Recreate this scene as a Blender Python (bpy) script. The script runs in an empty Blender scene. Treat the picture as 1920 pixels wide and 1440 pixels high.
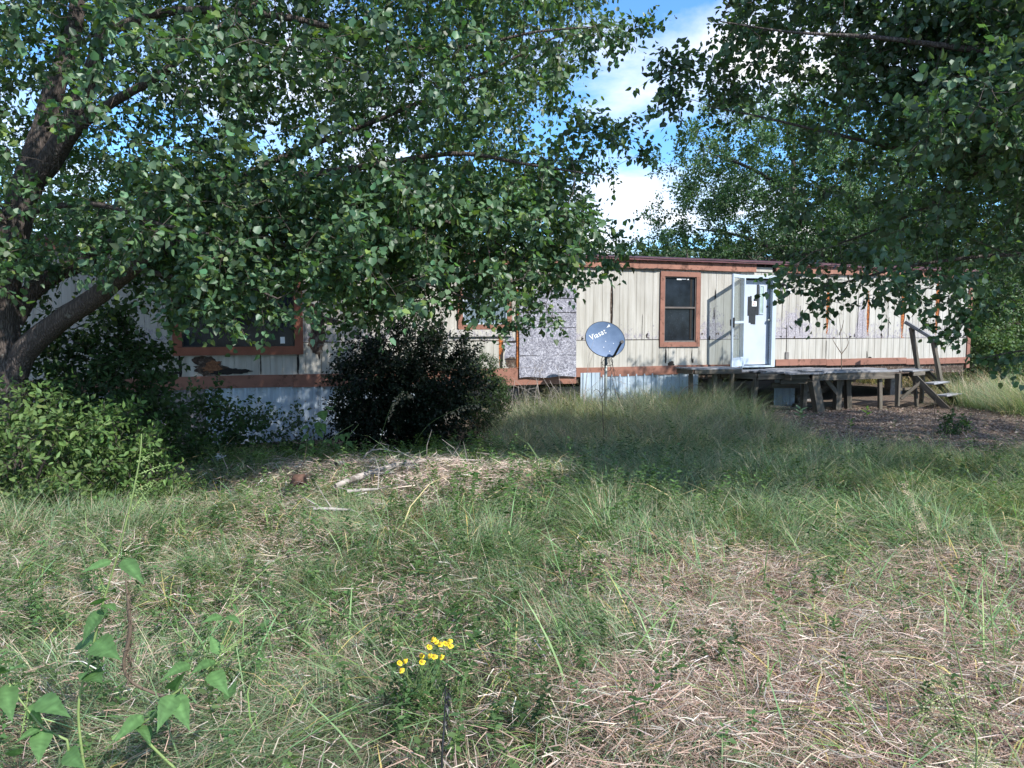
import bpy, math, random
import numpy as np
from mathutils import Vector, Matrix, Quaternion

random.seed(7)
rng = np.random.default_rng(11)
scene = bpy.context.scene
COL = scene.collection
R = math.radians

# ------------------------------------------------------------------ camera
cam_d = bpy.data.cameras.new("camera")
cam = bpy.data.objects.new("camera", cam_d)
COL.objects.link(cam)
cam.location = (0, 0, 1.65)
PITCH = math.atan(109 / 1423)
cam.rotation_euler = (math.pi / 2 - PITCH, 0, 0)
cam_d.sensor_width = 36.0
cam_d.lens = 36.0 * 1423 / 1920
cam_d.clip_start = 0.05
cam_d.clip_end = 1500
scene.camera = cam

# ------------------------------------------------------------------ sun, sky, exposure
SUN = Vector((0.82, -0.76, 1.05)).normalized()
sun_d = bpy.data.lights.new("sun", 'SUN')
sun_d.energy = 3.0
sun_d.angle = R(0.5)
sun_d.color = (1.0, 0.96, 0.90)
sun = bpy.data.objects.new("sun", sun_d)
COL.objects.link(sun)
sun.rotation_euler = (-SUN).to_track_quat('-Z', 'Y').to_euler()
sun.location = (20, -20, 30)

CLX, CLY = 2.6, 0.7
world = bpy.data.worlds.new("World")
scene.world = world
world.use_nodes = True
nt = world.node_tree
nt.nodes.clear()
wo = nt.nodes.new('ShaderNodeOutputWorld')
bg = nt.nodes.new('ShaderNodeBackground')
sky = nt.nodes.new('ShaderNodeTexSky')
sky.sky_type = 'NISHITA'
sky.sun_disc = False
sky.sun_elevation = math.asin(SUN.z)
sky.sun_rotation = math.atan2(SUN.x, SUN.y)
sky.dust_density = 0.3
sky.ozone_density = 2.5
sky.air_density = 1.0
bg.inputs['Strength'].default_value = 0.15
tc = nt.nodes.new('ShaderNodeTexCoord')
mp = nt.nodes.new('ShaderNodeMapping')
mp.inputs['Location'].default_value = (CLX, CLY, 0.42)
mp.inputs['Scale'].default_value = (1.0, 1.0, 1.0)
nz = nt.nodes.new('ShaderNodeTexNoise')
nz.inputs['Scale'].default_value = 1.9
nz.inputs['Detail'].default_value = 7
nz.inputs['Roughness'].default_value = 0.56
nz.inputs['Distortion'].default_value = 0.25
cr = nt.nodes.new('ShaderNodeValToRGB')
cr.color_ramp.elements[0].position = 0.43
cr.color_ramp.elements[1].position = 0.68
tint = nt.nodes.new('ShaderNodeMix')
tint.data_type = 'RGBA'
tint.blend_type = 'MULTIPLY'
tint.inputs[0].default_value = 1.0
tint.inputs[7].default_value = (0.42, 0.66, 0.88, 1)
mx = nt.nodes.new('ShaderNodeMix')
mx.data_type = 'RGBA'
mx.inputs[7].default_value = (4.1, 4.1, 4.2, 1)
sepw = nt.nodes.new('ShaderNodeSeparateXYZ'); nt.links.new(tc.outputs['Generated'], sepw.inputs[0])
def wm(op, a, b):
    m_ = nt.nodes.new('ShaderNodeMath'); m_.operation = op
    for i_, v_ in enumerate((a, b)):
        if isinstance(v_, (int, float)): m_.inputs[i_].default_value = v_
        else: nt.links.new(v_, m_.inputs[i_])
    return m_.outputs[0]
zden = wm('ADD', wm('MAXIMUM', sepw.outputs['Z'], 0.0), 0.22)
comb = nt.nodes.new('ShaderNodeCombineXYZ')
nt.links.new(wm('DIVIDE', sepw.outputs['X'], zden), comb.inputs[0]); nt.links.new(wm('DIVIDE', sepw.outputs['Y'], zden), comb.inputs[1])
nt.links.new(comb.outputs[0], mp.inputs['Vector'])
nt.links.new(mp.outputs['Vector'], nz.inputs['Vector'])
nt.links.new(nz.outputs['Fac'], cr.inputs['Fac'])
nt.links.new(cr.outputs['Color'], mx.inputs[0])
nt.links.new(sky.outputs['Color'], tint.inputs[6])
nt.links.new(tint.outputs[2], mx.inputs[6])
nt.links.new(mx.outputs[2], bg.inputs['Color'])
nt.links.new(bg.outputs['Background'], wo.inputs['Surface'])

vs = scene.view_settings
vs.view_transform = 'Standard'
vs.look = 'None'
vs.exposure = 1.28
vs.gamma = 1.0
vs.use_curve_mapping = False
scene.cycles.max_bounces = 7
scene.cycles.diffuse_bounces = 3
scene.cycles.transparent_max_bounces = 8
scene.cycles.transmission_bounces = 4

# ------------------------------------------------------------------ helpers
CP, SP = math.cos(PITCH), math.sin(PITCH)

def ray(px, py):
    x = (px - 960) / 1423.0
    y = -(py - 720) / 1423.0
    return x, CP + y * SP, -SP + y * CP

def at(px, py, depth):
    """point of the place that stands `depth` metres in front of the survey position"""
    x, y, z = ray(px, py)
    k = depth / y
    return np.array((x * k, depth, 1.65 + z * k))

def project(P):
    P = np.asarray(P, float)
    d = P - np.array((0, 0, 1.65))
    zc = d[..., 1] * CP - d[..., 2] * SP
    yc = d[..., 1] * SP + d[..., 2] * CP
    zc = np.maximum(zc, 0.05)
    return 960 + 1423 * d[..., 0] / zc, 720 - 1423 * yc / zc, zc

def smooth(a, b, x):
    t = np.clip((np.asarray(x, float) - a) / (b - a), 0, 1)
    return t * t * (3 - 2 * t)

_T = np.random.default_rng(5).random((256, 256))
def vnoise(x, y, s=1.0, seed=0):
    x = np.asarray(x, float) * s + 37.3 * seed + 100
    y = np.asarray(y, float) * s + 17.9 * seed + 100
    xi = np.floor(x).astype(int); yi = np.floor(y).astype(int)
    fx = x - xi; fy = y - yi
    fx = fx * fx * (3 - 2 * fx); fy = fy * fy * (3 - 2 * fy)
    g = lambda a, b: _T[a % 256, b % 256]
    return (g(xi, yi) * (1 - fx) * (1 - fy) + g(xi + 1, yi) * fx * (1 - fy)
            + g(xi, yi + 1) * (1 - fx) * fy + g(xi + 1, yi + 1) * fx * fy)
def fbm(x, y, s=1.0, seed=0):
    return (vnoise(x, y, s, seed) + .5 * vnoise(x, y, s * 2.1, seed + 1) + .25 * vnoise(x, y, s * 4.3, seed + 2)) / 1.75

def ground_z(x, y):
    x = np.asarray(x, float); y = np.asarray(y, float)
    z = -0.21 * smooth(4, 14, y)
    z = z - 0.27 * smooth(1.0, -3.5, x) * smooth(8.5, 13, y)
    z = z + 0.08 * smooth(8, 11, x) * smooth(12, 16, y)
    z = z + 0.10 * np.exp(-(((x + 1.0) / 1.3) ** 2 + ((y - 8.3) / .8) ** 2))
    near = smooth(60, 20, np.hypot(x, y))
    z = z + near * (0.10 * (fbm(x, y, .55, 3) - .5) + 0.05 * (vnoise(x, y, 2.3, 9) - .5))
    return z
def gz(x, y): return float(ground_z(x, y))

def finish(o, kind=None, label=None, cat=None, group=None, parent=None):
    if parent is not None: o.parent = parent
    if kind: o['kind'] = kind
    if label: o['label'] = label
    if cat: o['category'] = cat
    if group: o['group'] = group
    return o

def mesh_np(name, V, faces, mats, cols=None, smooth_=False, mat_idx=None):
    """faces: list of int arrays (n,k); all of them make one mesh"""
    me = bpy.data.meshes.new(name)
    V = np.ascontiguousarray(V, dtype=np.float32)
    faces = [np.asarray(f, dtype=np.int32) for f in faces if len(f)]
    nl = sum(f.size for f in faces); nf = sum(len(f) for f in faces)
    me.vertices.add(len(V)); me.vertices.foreach_set('co', V.ravel())
    me.loops.add(nl); me.loops.foreach_set('vertex_index', np.concatenate([f.ravel() for f in faces]))
    me.polygons.add(nf)
    tot = np.concatenate([np.full(len(f), f.shape[1], np.int32) for f in faces])
    st = np.concatenate([[0], np.cumsum(tot)[:-1]]).astype(np.int32)
    me.polygons.foreach_set('loop_start', st)
    me.polygons.foreach_set('loop_total', tot)
    if smooth_: me.polygons.foreach_set('use_smooth', np.ones(nf, bool))
    if mat_idx is not None: me.polygons.foreach_set('material_index', np.asarray(mat_idx, np.int32))
    if cols is not None:
        a = me.color_attributes.new('tint', 'FLOAT_COLOR', 'POINT')
        c = np.ones((len(V), 4), np.float32); c[:, :3] = cols
        a.data.foreach_set('color', c.ravel())
    me.update(calc_edges=True)
    for m in (mats if isinstance(mats, (list, tuple)) else [mats]): me.materials.append(m)
    return me

def obj_np(name, V, faces, mats, parent=None, cols=None, smooth_=False, **kw):
    me = mesh_np(name, V, faces, mats, cols, smooth_)
    o = bpy.data.objects.new(name, me); COL.objects.link(o)
    return finish(o, parent=parent, **kw)

class MB:
    """collects boxes, tubes and sheets, then builds ONE object"""
    def __init__(s): s.v = []; s.f = []; s.n = 0
    def add(s, V, F):
        V = [tuple(map(float, p)) for p in V]
        s.v += V; s.f += [tuple(int(i) + s.n for i in f) for f in F]; s.n += len(V); return s
    def box(s, a, b, jit=0):
        x0, y0, z0 = a; x1, y1, z1 = b
        V = [(x, y, z) for x in (x0, x1) for y in (y0, y1) for z in (z0, z1)]
        if jit: V = [tuple(c + random.uniform(-jit, jit) for c in p) for p in V]
        return s.add(V, [(0, 1, 3, 2), (4, 6, 7, 5), (0, 4, 5, 1), (2, 3, 7, 6), (0, 2, 6, 4), (1, 5, 7, 3)])
    def beam(s, p, q, w, h, up=(0, 0, 1), jit=0):
        p = Vector(p); q = Vector(q); d = (q - p).normalized(); up = Vector(up)
        sd = d.cross(up)
        if sd.length < 1e-4: sd = d.cross(Vector((1, 0, 0)))
        sd.normalize(); u2 = sd.cross(d).normalized()
        V = []
        for e in (p, q):
            for a_, b_ in ((-1, -1), (1, -1), (1, 1), (-1, 1)):
                V.append(e + sd * a_ * w / 2 + u2 * b_ * h / 2 + Vector([random.uniform(-jit, jit) for _ in range(3)]))
        return s.add(V, [(0, 1, 2, 3), (7, 6, 5, 4), (0, 4, 5, 1), (1, 5, 6, 2), (2, 6, 7, 3), (3, 7, 4, 0)])
    def tube(s, pts, rad, n=8, cap=True):
        V, F = tube_arrays(pts, rad, n)
        F = [tuple(f) for f in F]
        if cap:
            F.append(tuple(range(n))[::-1]); F.append(tuple(range(len(V) - n, len(V))))
        return s.add(V, F)
    def build(s, name, mat, parent=None, smooth_=False, bevel=0, **kw):
        me = bpy.data.meshes.new(name); me.from_pydata(s.v, [], s.f); me.update()
        if smooth_: me.polygons.foreach_set('use_smooth', [True] * len(me.polygons))
        me.materials.append(mat)
        o = bpy.data.objects.new(name, me); COL.objects.link(o)
        if bevel:
            b = o.modifiers.new('bevel', 'BEVEL'); b.width = bevel; b.segments = 1
        return finish(o, parent=parent, **kw)

def tube_arrays(pts, rad, n=6, wob=0):
    pts = np.asarray(pts, float); m = len(pts)
    rad = np.full(m, rad, float) if np.isscalar(rad) else np.asarray(rad, float)
    t = np.gradient(pts, axis=0); t /= np.linalg.norm(t, axis=1)[:, None] + 1e-9
    ref = np.array((0.31, 0.17, 0.93)); 
    if abs(t.mean(0) @ ref) > .9: ref = np.array((1, 0, 0.1))
    a = np.cross(t, ref); a /= np.linalg.norm(a, axis=1)[:, None] + 1e-9
    b = np.cross(t, a)
    ang = np.linspace(0, 2 * np.pi, n, endpoint=False)
    rr = rad[:, None] * np.ones((m, n))
    if wob: rr = rr * (1 + wob * (rng.random((m, n)) - .5))
    V = pts[:, None] + rr[..., None] * (np.cos(ang)[None, :, None] * a[:, None] + np.sin(ang)[None, :, None] * b[:, None])
    V = V.reshape(-1, 3)
    i = np.arange(m - 1)[:, None] * n; j = np.arange(n)[None]; k = (j + 1) % n
    F = np.stack([i + j, i + k, i + n + k, i + n + j], -1).reshape(-1, 4)
    return V, F

def many_tubes(lst, n=5):
    Vs = []; Fs = []; c = 0
    for pts, rad in lst:
        V, F = tube_arrays(pts, rad, n)
        Vs.append(V); Fs.append(F + c); c += len(V)
    return np.concatenate(Vs), np.concatenate(Fs)

def empty(name, loc, label=None, cat=None, group=None, rotz=0):
    o = bpy.data.objects.new(name, None); COL.objects.link(o)
    o.location = loc; o.rotation_euler = (0, 0, rotz)
    o.empty_display_size = .3
    return finish(o, label=label, cat=cat, group=group)

def spline(pts, step=.12):
    """Catmull-Rom through rows (x,y,z,r)"""
    p = np.asarray(pts, float)
    p = np.vstack([2 * p[0] - p[1], p, 2 * p[-1] - p[-2]])
    out = []
    for i in range(1, len(p) - 2):
        L = np.linalg.norm(p[i + 1, :3] - p[i, :3]); k = max(2, int(L / step))
        for t in np.linspace(0, 1, k, endpoint=False):
            a, b, c, d = p[i - 1], p[i], p[i + 1], p[i + 2]
            out.append(.5 * ((2 * b) + (-a + c) * t + (2 * a - 5 * b + 4 * c - d) * t * t + (-a + 3 * b - 3 * c + d) * t ** 3))
    out.append(p[-2])
    return np.array(out)

def norm(v): return v / (np.linalg.norm(v, axis=-1, keepdims=True) + 1e-9)

# ------------------------------------------------------------------ materials
def new_mat(name):
    m = bpy.data.materials.new(name); m.use_nodes = True
    n = m.node_tree.nodes; b = n['Principled BSDF']
    return m, n, m.node_tree.links, b
def noise_node(n, l, scale, detail=4, vec=None, rough=.55, coord='Object', sc=None, w=0):
    t = n.new('ShaderNodeTexNoise'); t.inputs['Scale'].default_value = scale
    t.inputs['Detail'].default_value = detail; t.inputs['Roughness'].default_value = rough
    c = n.new('ShaderNodeTexCoord')
    mpn = n.new('ShaderNodeMapping'); l.new(c.outputs[coord], mpn.inputs['Vector'])
    if sc: mpn.inputs['Scale'].default_value = sc
    mpn.inputs['Location'].default_value = (w, w * .7, w * .3)
    l.new(mpn.outputs['Vector'], t.inputs['Vector'])
    return t
def ramp(n, l, src, stops):
    r = n.new('ShaderNodeValToRGB')
    while len(r.color_ramp.elements) < len(stops): r.color_ramp.elements.new(.5)
    for e, (p, c) in zip(r.color_ramp.elements, stops):
        e.position = p; e.color = (*c, 1) if len(c) == 3 else c
    l.new(src, r.inputs['Fac']); return r
def mixc(n, l, fac, a, b, mode='MIX'):
    m = n.new('ShaderNodeMix'); m.data_type = 'RGBA'; m.blend_type = mode
    for idx, v in ((0, fac), (6, a), (7, b)):
        if isinstance(v, (int, float)): m.inputs[idx].default_value = v
        elif isinstance(v, tuple): m.inputs[idx].default_value = (*v, 1)
        else: l.new(v, m.inputs[idx])
    return m.outputs[2]
def bump(n, l, b, h, strength=.3, dist=.01):
    k = n.new('ShaderNodeBump'); k.inputs['Strength'].default_value = strength
    k.inputs['Distance'].default_value = dist; l.new(h, k.inputs['Height']); l.new(k.outputs['Normal'], b.inputs['Normal'])
def mathn(n, l, op, a, b=None, clamp=False):
    m = n.new('ShaderNodeMath'); m.operation = op; m.use_clamp = clamp
    for i, v in enumerate((a, b)):
        if v is None: continue
        if isinstance(v, (int, float)): m.inputs[i].default_value = v
        else: l.new(v, m.inputs[i])
    return m.outputs[0]

def simple(name, c, rough=.6, metal=0, var=.25, scale=6, spec=.5, sc=None, dirt=None, bmp=0, coord='Object'):
    m, n, l, b = new_mat(name)
    t = noise_node(n, l, scale, 6, sc=sc, coord=coord)
    lo = tuple(x * (1 - var) for x in c); hi = tuple(min(1, x * (1 + var)) for x in c)
    r = ramp(n, l, t.outputs['Fac'], [(.3, lo), (.7, hi)])
    out = r.outputs['Color']
    if dirt:
        t2 = noise_node(n, l, dirt[1], 8, w=5, rough=.7, coord=coord)
        r2 = ramp(n, l, t2.outputs['Fac'], [(dirt[2], (0, 0, 0)), (dirt[2] + .1, (1, 1, 1))])
        out = mixc(n, l, r2.outputs['Color'], out, dirt[0])
    l.new(out, b.inputs['Base Color'])
    b.inputs['Roughness'].default_value = rough; b.inputs['Metallic'].default_value = metal
    b.inputs['Specular IOR Level'].default_value = spec
    if bmp: bump(n, l, b, t.outputs['Fac'], bmp, .02)
    return m

def leaf_mat(name, rough=.42, trans=.35, spec=.5, boost=(1.1, 1.25, .5)):
    """thin leaf: colour comes from the leaf's own tint attribute; some light passes through"""
    m, n, l, b = new_mat(name)
    a = n.new('ShaderNodeAttribute'); a.attribute_name = 'tint'
    l.new(a.outputs['Color'], b.inputs['Base Color'])
    b.inputs['Roughness'].default_value = rough; b.inputs['Specular IOR Level'].default_value = spec
    t = n.new('ShaderNodeBsdfTranslucent')
    l.new(mixc(n, l, 1.0, a.outputs['Color'], boost, 'MULTIPLY'), t.inputs['Color'])
    mxs = n.new('ShaderNodeMixShader'); mxs.inputs[0].default_value = trans
    l.new(b.outputs[0], mxs.inputs[1]); l.new(t.outputs[0], mxs.inputs[2])
    l.new(mxs.outputs[0], n['Material Output'].inputs['Surface'])
    return m

M_leaf = leaf_mat('pear_leaf', .44, .38, .5, (1.3, 1.45, .5))
M_leaf_far = leaf_mat('far_leaf', .5, .30, .3, (1.3, 1.5, .6))
M_grass = leaf_mat('grass_blade', .55, .36, .3, (1.2, 1.3, .6))
M_dry = leaf_mat('dry_grass_blade', .7, .25, .2, (1, 1, .9))

def bark_mat(name, c0, c1, sc=(1, 1, .25)):
    m, n, l, b = new_mat(name)
    t = noise_node(n, l, 30, 8, sc=sc, rough=.65)
    v = n.new('ShaderNodeTexVoronoi'); v.feature = 'DISTANCE_TO_EDGE'; v.inputs['Scale'].default_value = 38
    c = n.new('ShaderNodeTexCoord'); mm = n.new('ShaderNodeMapping'); mm.inputs['Scale'].default_value = sc
    l.new(c.outputs['Object'], mm.inputs['Vector']); l.new(mm.outputs['Vector'], v.inputs['Vector'])
    h = mathn(n, l, 'ADD', mathn(n, l, 'MULTIPLY', v.outputs['Distance'], 1.6, True), t.outputs['Fac'])
    r = ramp(n, l, h, [(.3, c0), (1.0, c1)])
    t3 = noise_node(n, l, 9, 6, w=3, rough=.7)
    r3 = ramp(n, l, t3.outputs['Fac'], [(.6, (0, 0, 0)), (.68, (1, 1, 1))])
    l.new(mixc(n, l, mathn(n, l, 'MULTIPLY', r3.outputs['Color'], .5), r.outputs['Color'], (.25, .26, .23)), b.inputs['Base Color'])
    b.inputs['Roughness'].default_value = .9
    bump(n, l, b, h, .9, .02)
    return m
M_bark = bark_mat('pear_bark', (.022, .017, .015), (.125, .10, .088))
M_twig = simple('twig_bark', (.075, .058, .048), .85, var=.3, scale=12)
M_deadwood = simple('dead_wood', (.34, .30, .27), .85, var=.35, scale=9, dirt=((.12, .1, .085), 5, .52))

# soil
M_ground, n, l, b = new_mat('soil')
t1 = noise_node(n, l, 1.2, 8); t2 = noise_node(n, l, 26, 8, w=2, rough=.7); t3 = noise_node(n, l, 90, 4, w=7)
r1 = ramp(n, l, t2.outputs['Fac'], [(.3, (.05, .036, .026)), (.5, (.14, .105, .08)), (.72, (.27, .21, .165))])
r2 = ramp(n, l, t1.outputs['Fac'], [(.35, (.75, .78, .7)), (.65, (1.1, 1.02, .96))])
l.new(mixc(n, l, 1.0, r1.outputs['Color'], r2.outputs['Color'], 'MULTIPLY'), b.inputs['Base Color'])
b.inputs['Roughness'].default_value = .95
bump(n, l, b, mathn(n, l, 'ADD', t2.outputs['Fac'], t3.outputs['Fac']), .8, .03)

# painted grooved siding, flaking to grey above the joint
M_siding, n, l, b = new_mat('cream_siding')
tc_ = n.new('ShaderNodeTexCoord'); sx = n.new('ShaderNodeSeparateXYZ'); l.new(tc_.outputs['Object'], sx.inputs[0])
base = ramp(n, l, noise_node(n, l, 2.2, 5, sc=(1, 1, .35)).outputs['Fac'], [(.3, (.41, .395, .355)), (.7, (.535, .52, .475))])
streak = ramp(n, l, noise_node(n, l, 14, 5, sc=(1, 1, .06), w=4).outputs['Fac'], [(.36, (.80, .785, .76)), (.60, (1, 1, 1))])
col = mixc(n, l, 1.0, base.outputs['Color'], streak.outputs['Color'], 'MULTIPLY')
# flaking: dense between z 1.36 and 2.0, patches elsewhere
zz = sx.outputs['Z']; xx = sx.outputs['X']
band = mathn(n, l, 'MULTIPLY', mathn(n, l, 'SUBTRACT', 1.0, mathn(n, l, 'MULTIPLY', mathn(n, l, 'SUBTRACT', zz, 1.36), 1.25), True),
             mathn(n, l, 'GREATER_THAN', zz, 1.352))
big = noise_node(n, l, 1.5, 3, w=11, sc=(1, 1, .4)).outputs['Fac']
fl = noise_node(n, l, 16, 9, w=1, rough=.72, sc=(1, 1, .55)).outputs['Fac']
def hump(c, w):
    d = mathn(n, l, 'ABSOLUTE', mathn(n, l, 'SUBTRACT', xx, c))
    return mathn(n, l, 'SUBTRACT', 1.0, mathn(n, l, 'DIVIDE', d, w), True)
cols_ = mathn(n, l, 'MULTIPLY', hump(4.85, .38), .55)
cols_ = mathn(n, l, 'ADD', cols_, mathn(n, l, 'MULTIPLY', hump(7.05, .75), .55))
cols_ = mathn(n, l, 'ADD', cols_, mathn(n, l, 'MULTIPLY', hump(9.12, .2), 1.1))
cols_ = mathn(n, l, 'ADD', cols_, mathn(n, l, 'MULTIPLY', hump(8.25, .3), .25))
cols_ = mathn(n, l, 'MULTIPLY', cols_, mathn(n, l, 'GREATER_THAN', zz, 1.352))
zlim = mathn(n, l, 'SUBTRACT', 1.0, mathn(n, l, 'MULTIPLY', mathn(n, l, 'SUBTRACT', zz, 2.0), 1.4), True)
cols_ = mathn(n, l, 'MULTIPLY', cols_, zlim)
sc_ = mathn(n, l, 'ADD', mathn(n, l, 'MULTIPLY', band, mathn(n, l, 'MULTIPLY', big, .42)), mathn(n, l, 'MULTIPLY', cols_, .32))
sc_ = mathn(n, l, 'ADD', sc_, fl)
fmask = ramp(n, l, sc_, [(.70, (0, 0, 0)), (.735, (1, 1, 1))])
grey = ramp(n, l, noise_node(n, l, 45, 5, w=6).outputs['Fac'], [(.35, (.22, .20, .22)), (.65, (.47, .45, .48))])
col = mixc(n, l, fmask.outputs['Color'], col, grey.outputs['Color'])
rm = ramp(n, l, mathn(n, l, 'ADD', noise_node(n, l, 38, 6, w=9, rough=.75).outputs['Fac'], mathn(n, l, 'MULTIPLY', sc_, .13)), [(.735, (0, 0, 0)), (.765, (1, 1, 1))])
col = mixc(n, l, rm.outputs['Color'], col, (.10, .07, .05))
l.new(col, b.inputs['Base Color']); b.inputs['Roughness'].default_value = .75
b.inputs['Specular IOR Level'].default_value = .25
bump(n, l, b, mathn(n, l, 'SUBTRACT', fl, mathn(n, l, 'MULTIPLY', fmask.outputs['Color'], .5)), .35, .008)

M_trim = simple('terracotta_trim', (.26, .125, .09), .65, var=.18, scale=5, spec=.3, sc=(.4, 1, 1), dirt=((.13, .065, .045), 8, .55))
M_fascia = simple('terracotta_fascia', (.32, .155, .11), .65, var=.2, scale=4, spec=.3, sc=(1, 1, .5), dirt=((.13, .06, .04), 6, .50))
M_redtrim = simple('dark_red_frame', (.25, .095, .06), .6, var=.18, scale=5, spec=.3)
M_roof = simple('maroon_roof', (.17, .075, .08), .38, var=.2, scale=3, metal=.2, dirt=((.3, .2, .2), 7, .62))
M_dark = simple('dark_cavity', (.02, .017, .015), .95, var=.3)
M_insul = simple('stained_insulation', (.36, .115, .03), .95, var=.6, scale=38, bmp=.9, dirt=((.05, .022, .01), 30, .5))
M_rotwood = simple('rotten_wood', (.065, .042, .03), .9, var=.7, scale=22, bmp=.9, dirt=((.20, .17, .14), 12, .52))
M_skirt = simple('ribbed_skirting', (.42, .50, .58), .45, metal=.1, var=.15, scale=5, sc=(1, 1, .3), dirt=((.22, .20, .18), 9, .57))
M_skirt_old = simple('old_skirting', (.24, .23, .24), .8, var=.2, scale=6)
M_white = simple('white_aluminium', (.46, .54, .62), .45, var=.08, scale=6, dirt=((.3, .31, .32), 20, .62))
M_door = simple('white_door', (.47, .53, .61), .45, var=.08, scale=3, dirt=((.36, .38, .38), 14, .64))
M_tape_gap = simple('black_tape_and_gap', (.022, .022, .025), .35, var=.3, scale=20)
M_glassdark, n, l, b = new_mat('dirty_dark_pane')
g1 = noise_node(n, l, 60, 3, rough=.5); g2 = noise_node(n, l, 3, 5, w=4)
gr = ramp(n, l, g1.outputs['Fac'], [(.70, (0, 0, 0)), (.73, (1, 1, 1))])
gb = ramp(n, l, g2.outputs['Fac'], [(.3, (.006, .008, .011)), (.7, (.022, .03, .042))])
l.new(mixc(n, l, mathn(n, l, 'MULTIPLY', gr.outputs['Color'], .45), gb.outputs['Color'], (.35, .4, .45)), b.inputs['Base Color'])
b.inputs['Roughness'].default_value = .12; b.inputs['Specular IOR Level'].default_value = .22
M_screen = simple('window_screen', (.16, .21, .25), .35, var=.3, scale=30)
M_glass, n, l, b = new_mat('clear_pane')
tr = n.new('ShaderNodeBsdfTransparent'); tr.inputs[0].default_value = (.90, .93, .93, 1)
gl = n.new('ShaderNodeBsdfGlossy'); gl.inputs['Roughness'].default_value = .05
df = n.new('ShaderNodeBsdfDiffuse'); df.inputs[0].default_value = (.5, .52, .5, 1)
m1 = n.new('ShaderNodeMixShader'); m1.inputs[0].default_value = .07
m2 = n.new('ShaderNodeMixShader'); m2.inputs[0].default_value = .10
l.new(tr.outputs[0], m1.inputs[1]); l.new(gl.outputs[0], m1.inputs[2])
l.new(m1.outputs[0], m2.inputs[1]); l.new(df.outputs[0], m2.inputs[2])
l.new(m2.outputs[0], n['Material Output'].inputs['Surface'])
# strand board
M_osb, n, l, b = new_mat('weathered_strand_board')
c_ = n.new('ShaderNodeTexCoord')
outs = []
for ang, sc3, w_ in ((.5, (60, 16, 16), 1), (-.7, (52, 14, 14), 3), (1.5, (58, 15, 15), 6)):
    mm = n.new('ShaderNodeMapping'); mm.inputs['Rotation'].default_value = (0, ang, 0)
    mm.inputs['Location'].default_value = (w_, 0, w_); l.new(c_.outputs['Object'], mm.inputs['Vector'])
    m3 = n.new('ShaderNodeMapping'); m3.inputs['Scale'].default_value = (sc3[0], sc3[1], sc3[2]); l.new(mm.outputs['Vector'], m3.inputs['Vector'])
    vv = n.new('ShaderNodeTexNoise'); vv.inputs['Scale'].default_value = 1; vv.inputs['Detail'].default_value = 3
    l.new(m3.outputs['Vector'], vv.inputs['Vector']); outs.append(vv.outputs['Fac'])
hx = mathn(n, l, 'MAXIMUM', mathn(n, l, 'MAXIMUM', outs[0], outs[1]), outs[2])
osr = ramp(n, l, hx, [(.47, (.13, .13, .16)), (.6, (.30, .30, .35)), (.74, (.62, .62, .68))])
l.new(mixc(n, l, .6, osr.outputs['Color'], ramp(n, l, noise_node(n, l, 2.5, 5).outputs['Fac'], [(.3, (.7, .7, .7)), (.7, (1.15, 1.15, 1.15))]).outputs['Color'], 'MULTIPLY'), b.inputs['Base Color'])
b.inputs['Roughness'].default_value = .85; bump(n, l, b, hx, .4, .005)
# grey deck wood with grain along local X
def wood(name, dk, lt, sc):
    m, n, l, b = new_mat(name)
    g = noise_node(n, l, 9, 8, sc=sc, rough=.7); g2 = noise_node(n, l, 2, 4, w=3)
    r = ramp(n, l, g.outputs['Fac'], [(.3, dk), (.52, tuple((a + c) / 2 for a, c in zip(dk, lt))), (.72, lt)])
    oi = n.new('ShaderNodeObjectInfo')
    va = ramp(n, l, oi.outputs['Random'], [(0, (.7, .7, .7)), (1, (1.2, 1.2, 1.2))])
    c = mixc(n, l, 1.0, r.outputs['Color'], va.outputs['Color'], 'MULTIPLY')
    gr2 = ramp(n, l, g2.outputs['Fac'], [(.5, (0, 0, 0)), (.75, (.5, .5, .5))])
    c = mixc(n, l, gr2.outputs['Color'], c, (.075, .08, .055))
    l.new(c, b.inputs['Base Color']); b.inputs['Roughness'].default_value = .85
    bump(n, l, b, g.outputs['Fac'], .6, .01); return m
M_deck = wood('grey_weathered_planks', (.07, .065, .065), (.42, .43, .46), (.12, 3, 3))
M_timber = wood('old_brown_timber', (.035, .028, .022), (.20, .17, .135), (.25, 2.5, 2.5))
M_post = wood('old_timber_post', (.05, .038, .028), (.27, .225, .18), (3, 3, .25))
M_dish, n, l, b = new_mat('satellite_dish_paint')
dn = noise_node(n, l, 6, 5)
l.new(ramp(n, l, dn.outputs['Fac'], [(.3, (.09, .145, .25)), (.7, (.14, .21, .34))]).outputs['Color'], b.inputs['Base Color'])
b.inputs['Roughness'].default_value = .55; b.inputs['Specular IOR Level'].default_value = .25
M_black = simple('black_metal', (.02, .02, .022), .45, var=.2)
M_pole = simple('galvanised_pole', (.24, .27, .26), .5, metal=.4, var=.2, scale=12)
M_letters = simple('white_lettering', (.85, .88, .9), .5, var=.03)
M_block = simple('concrete_block', (.2, .19, .18), .9, var=.3, scale=12)

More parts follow.
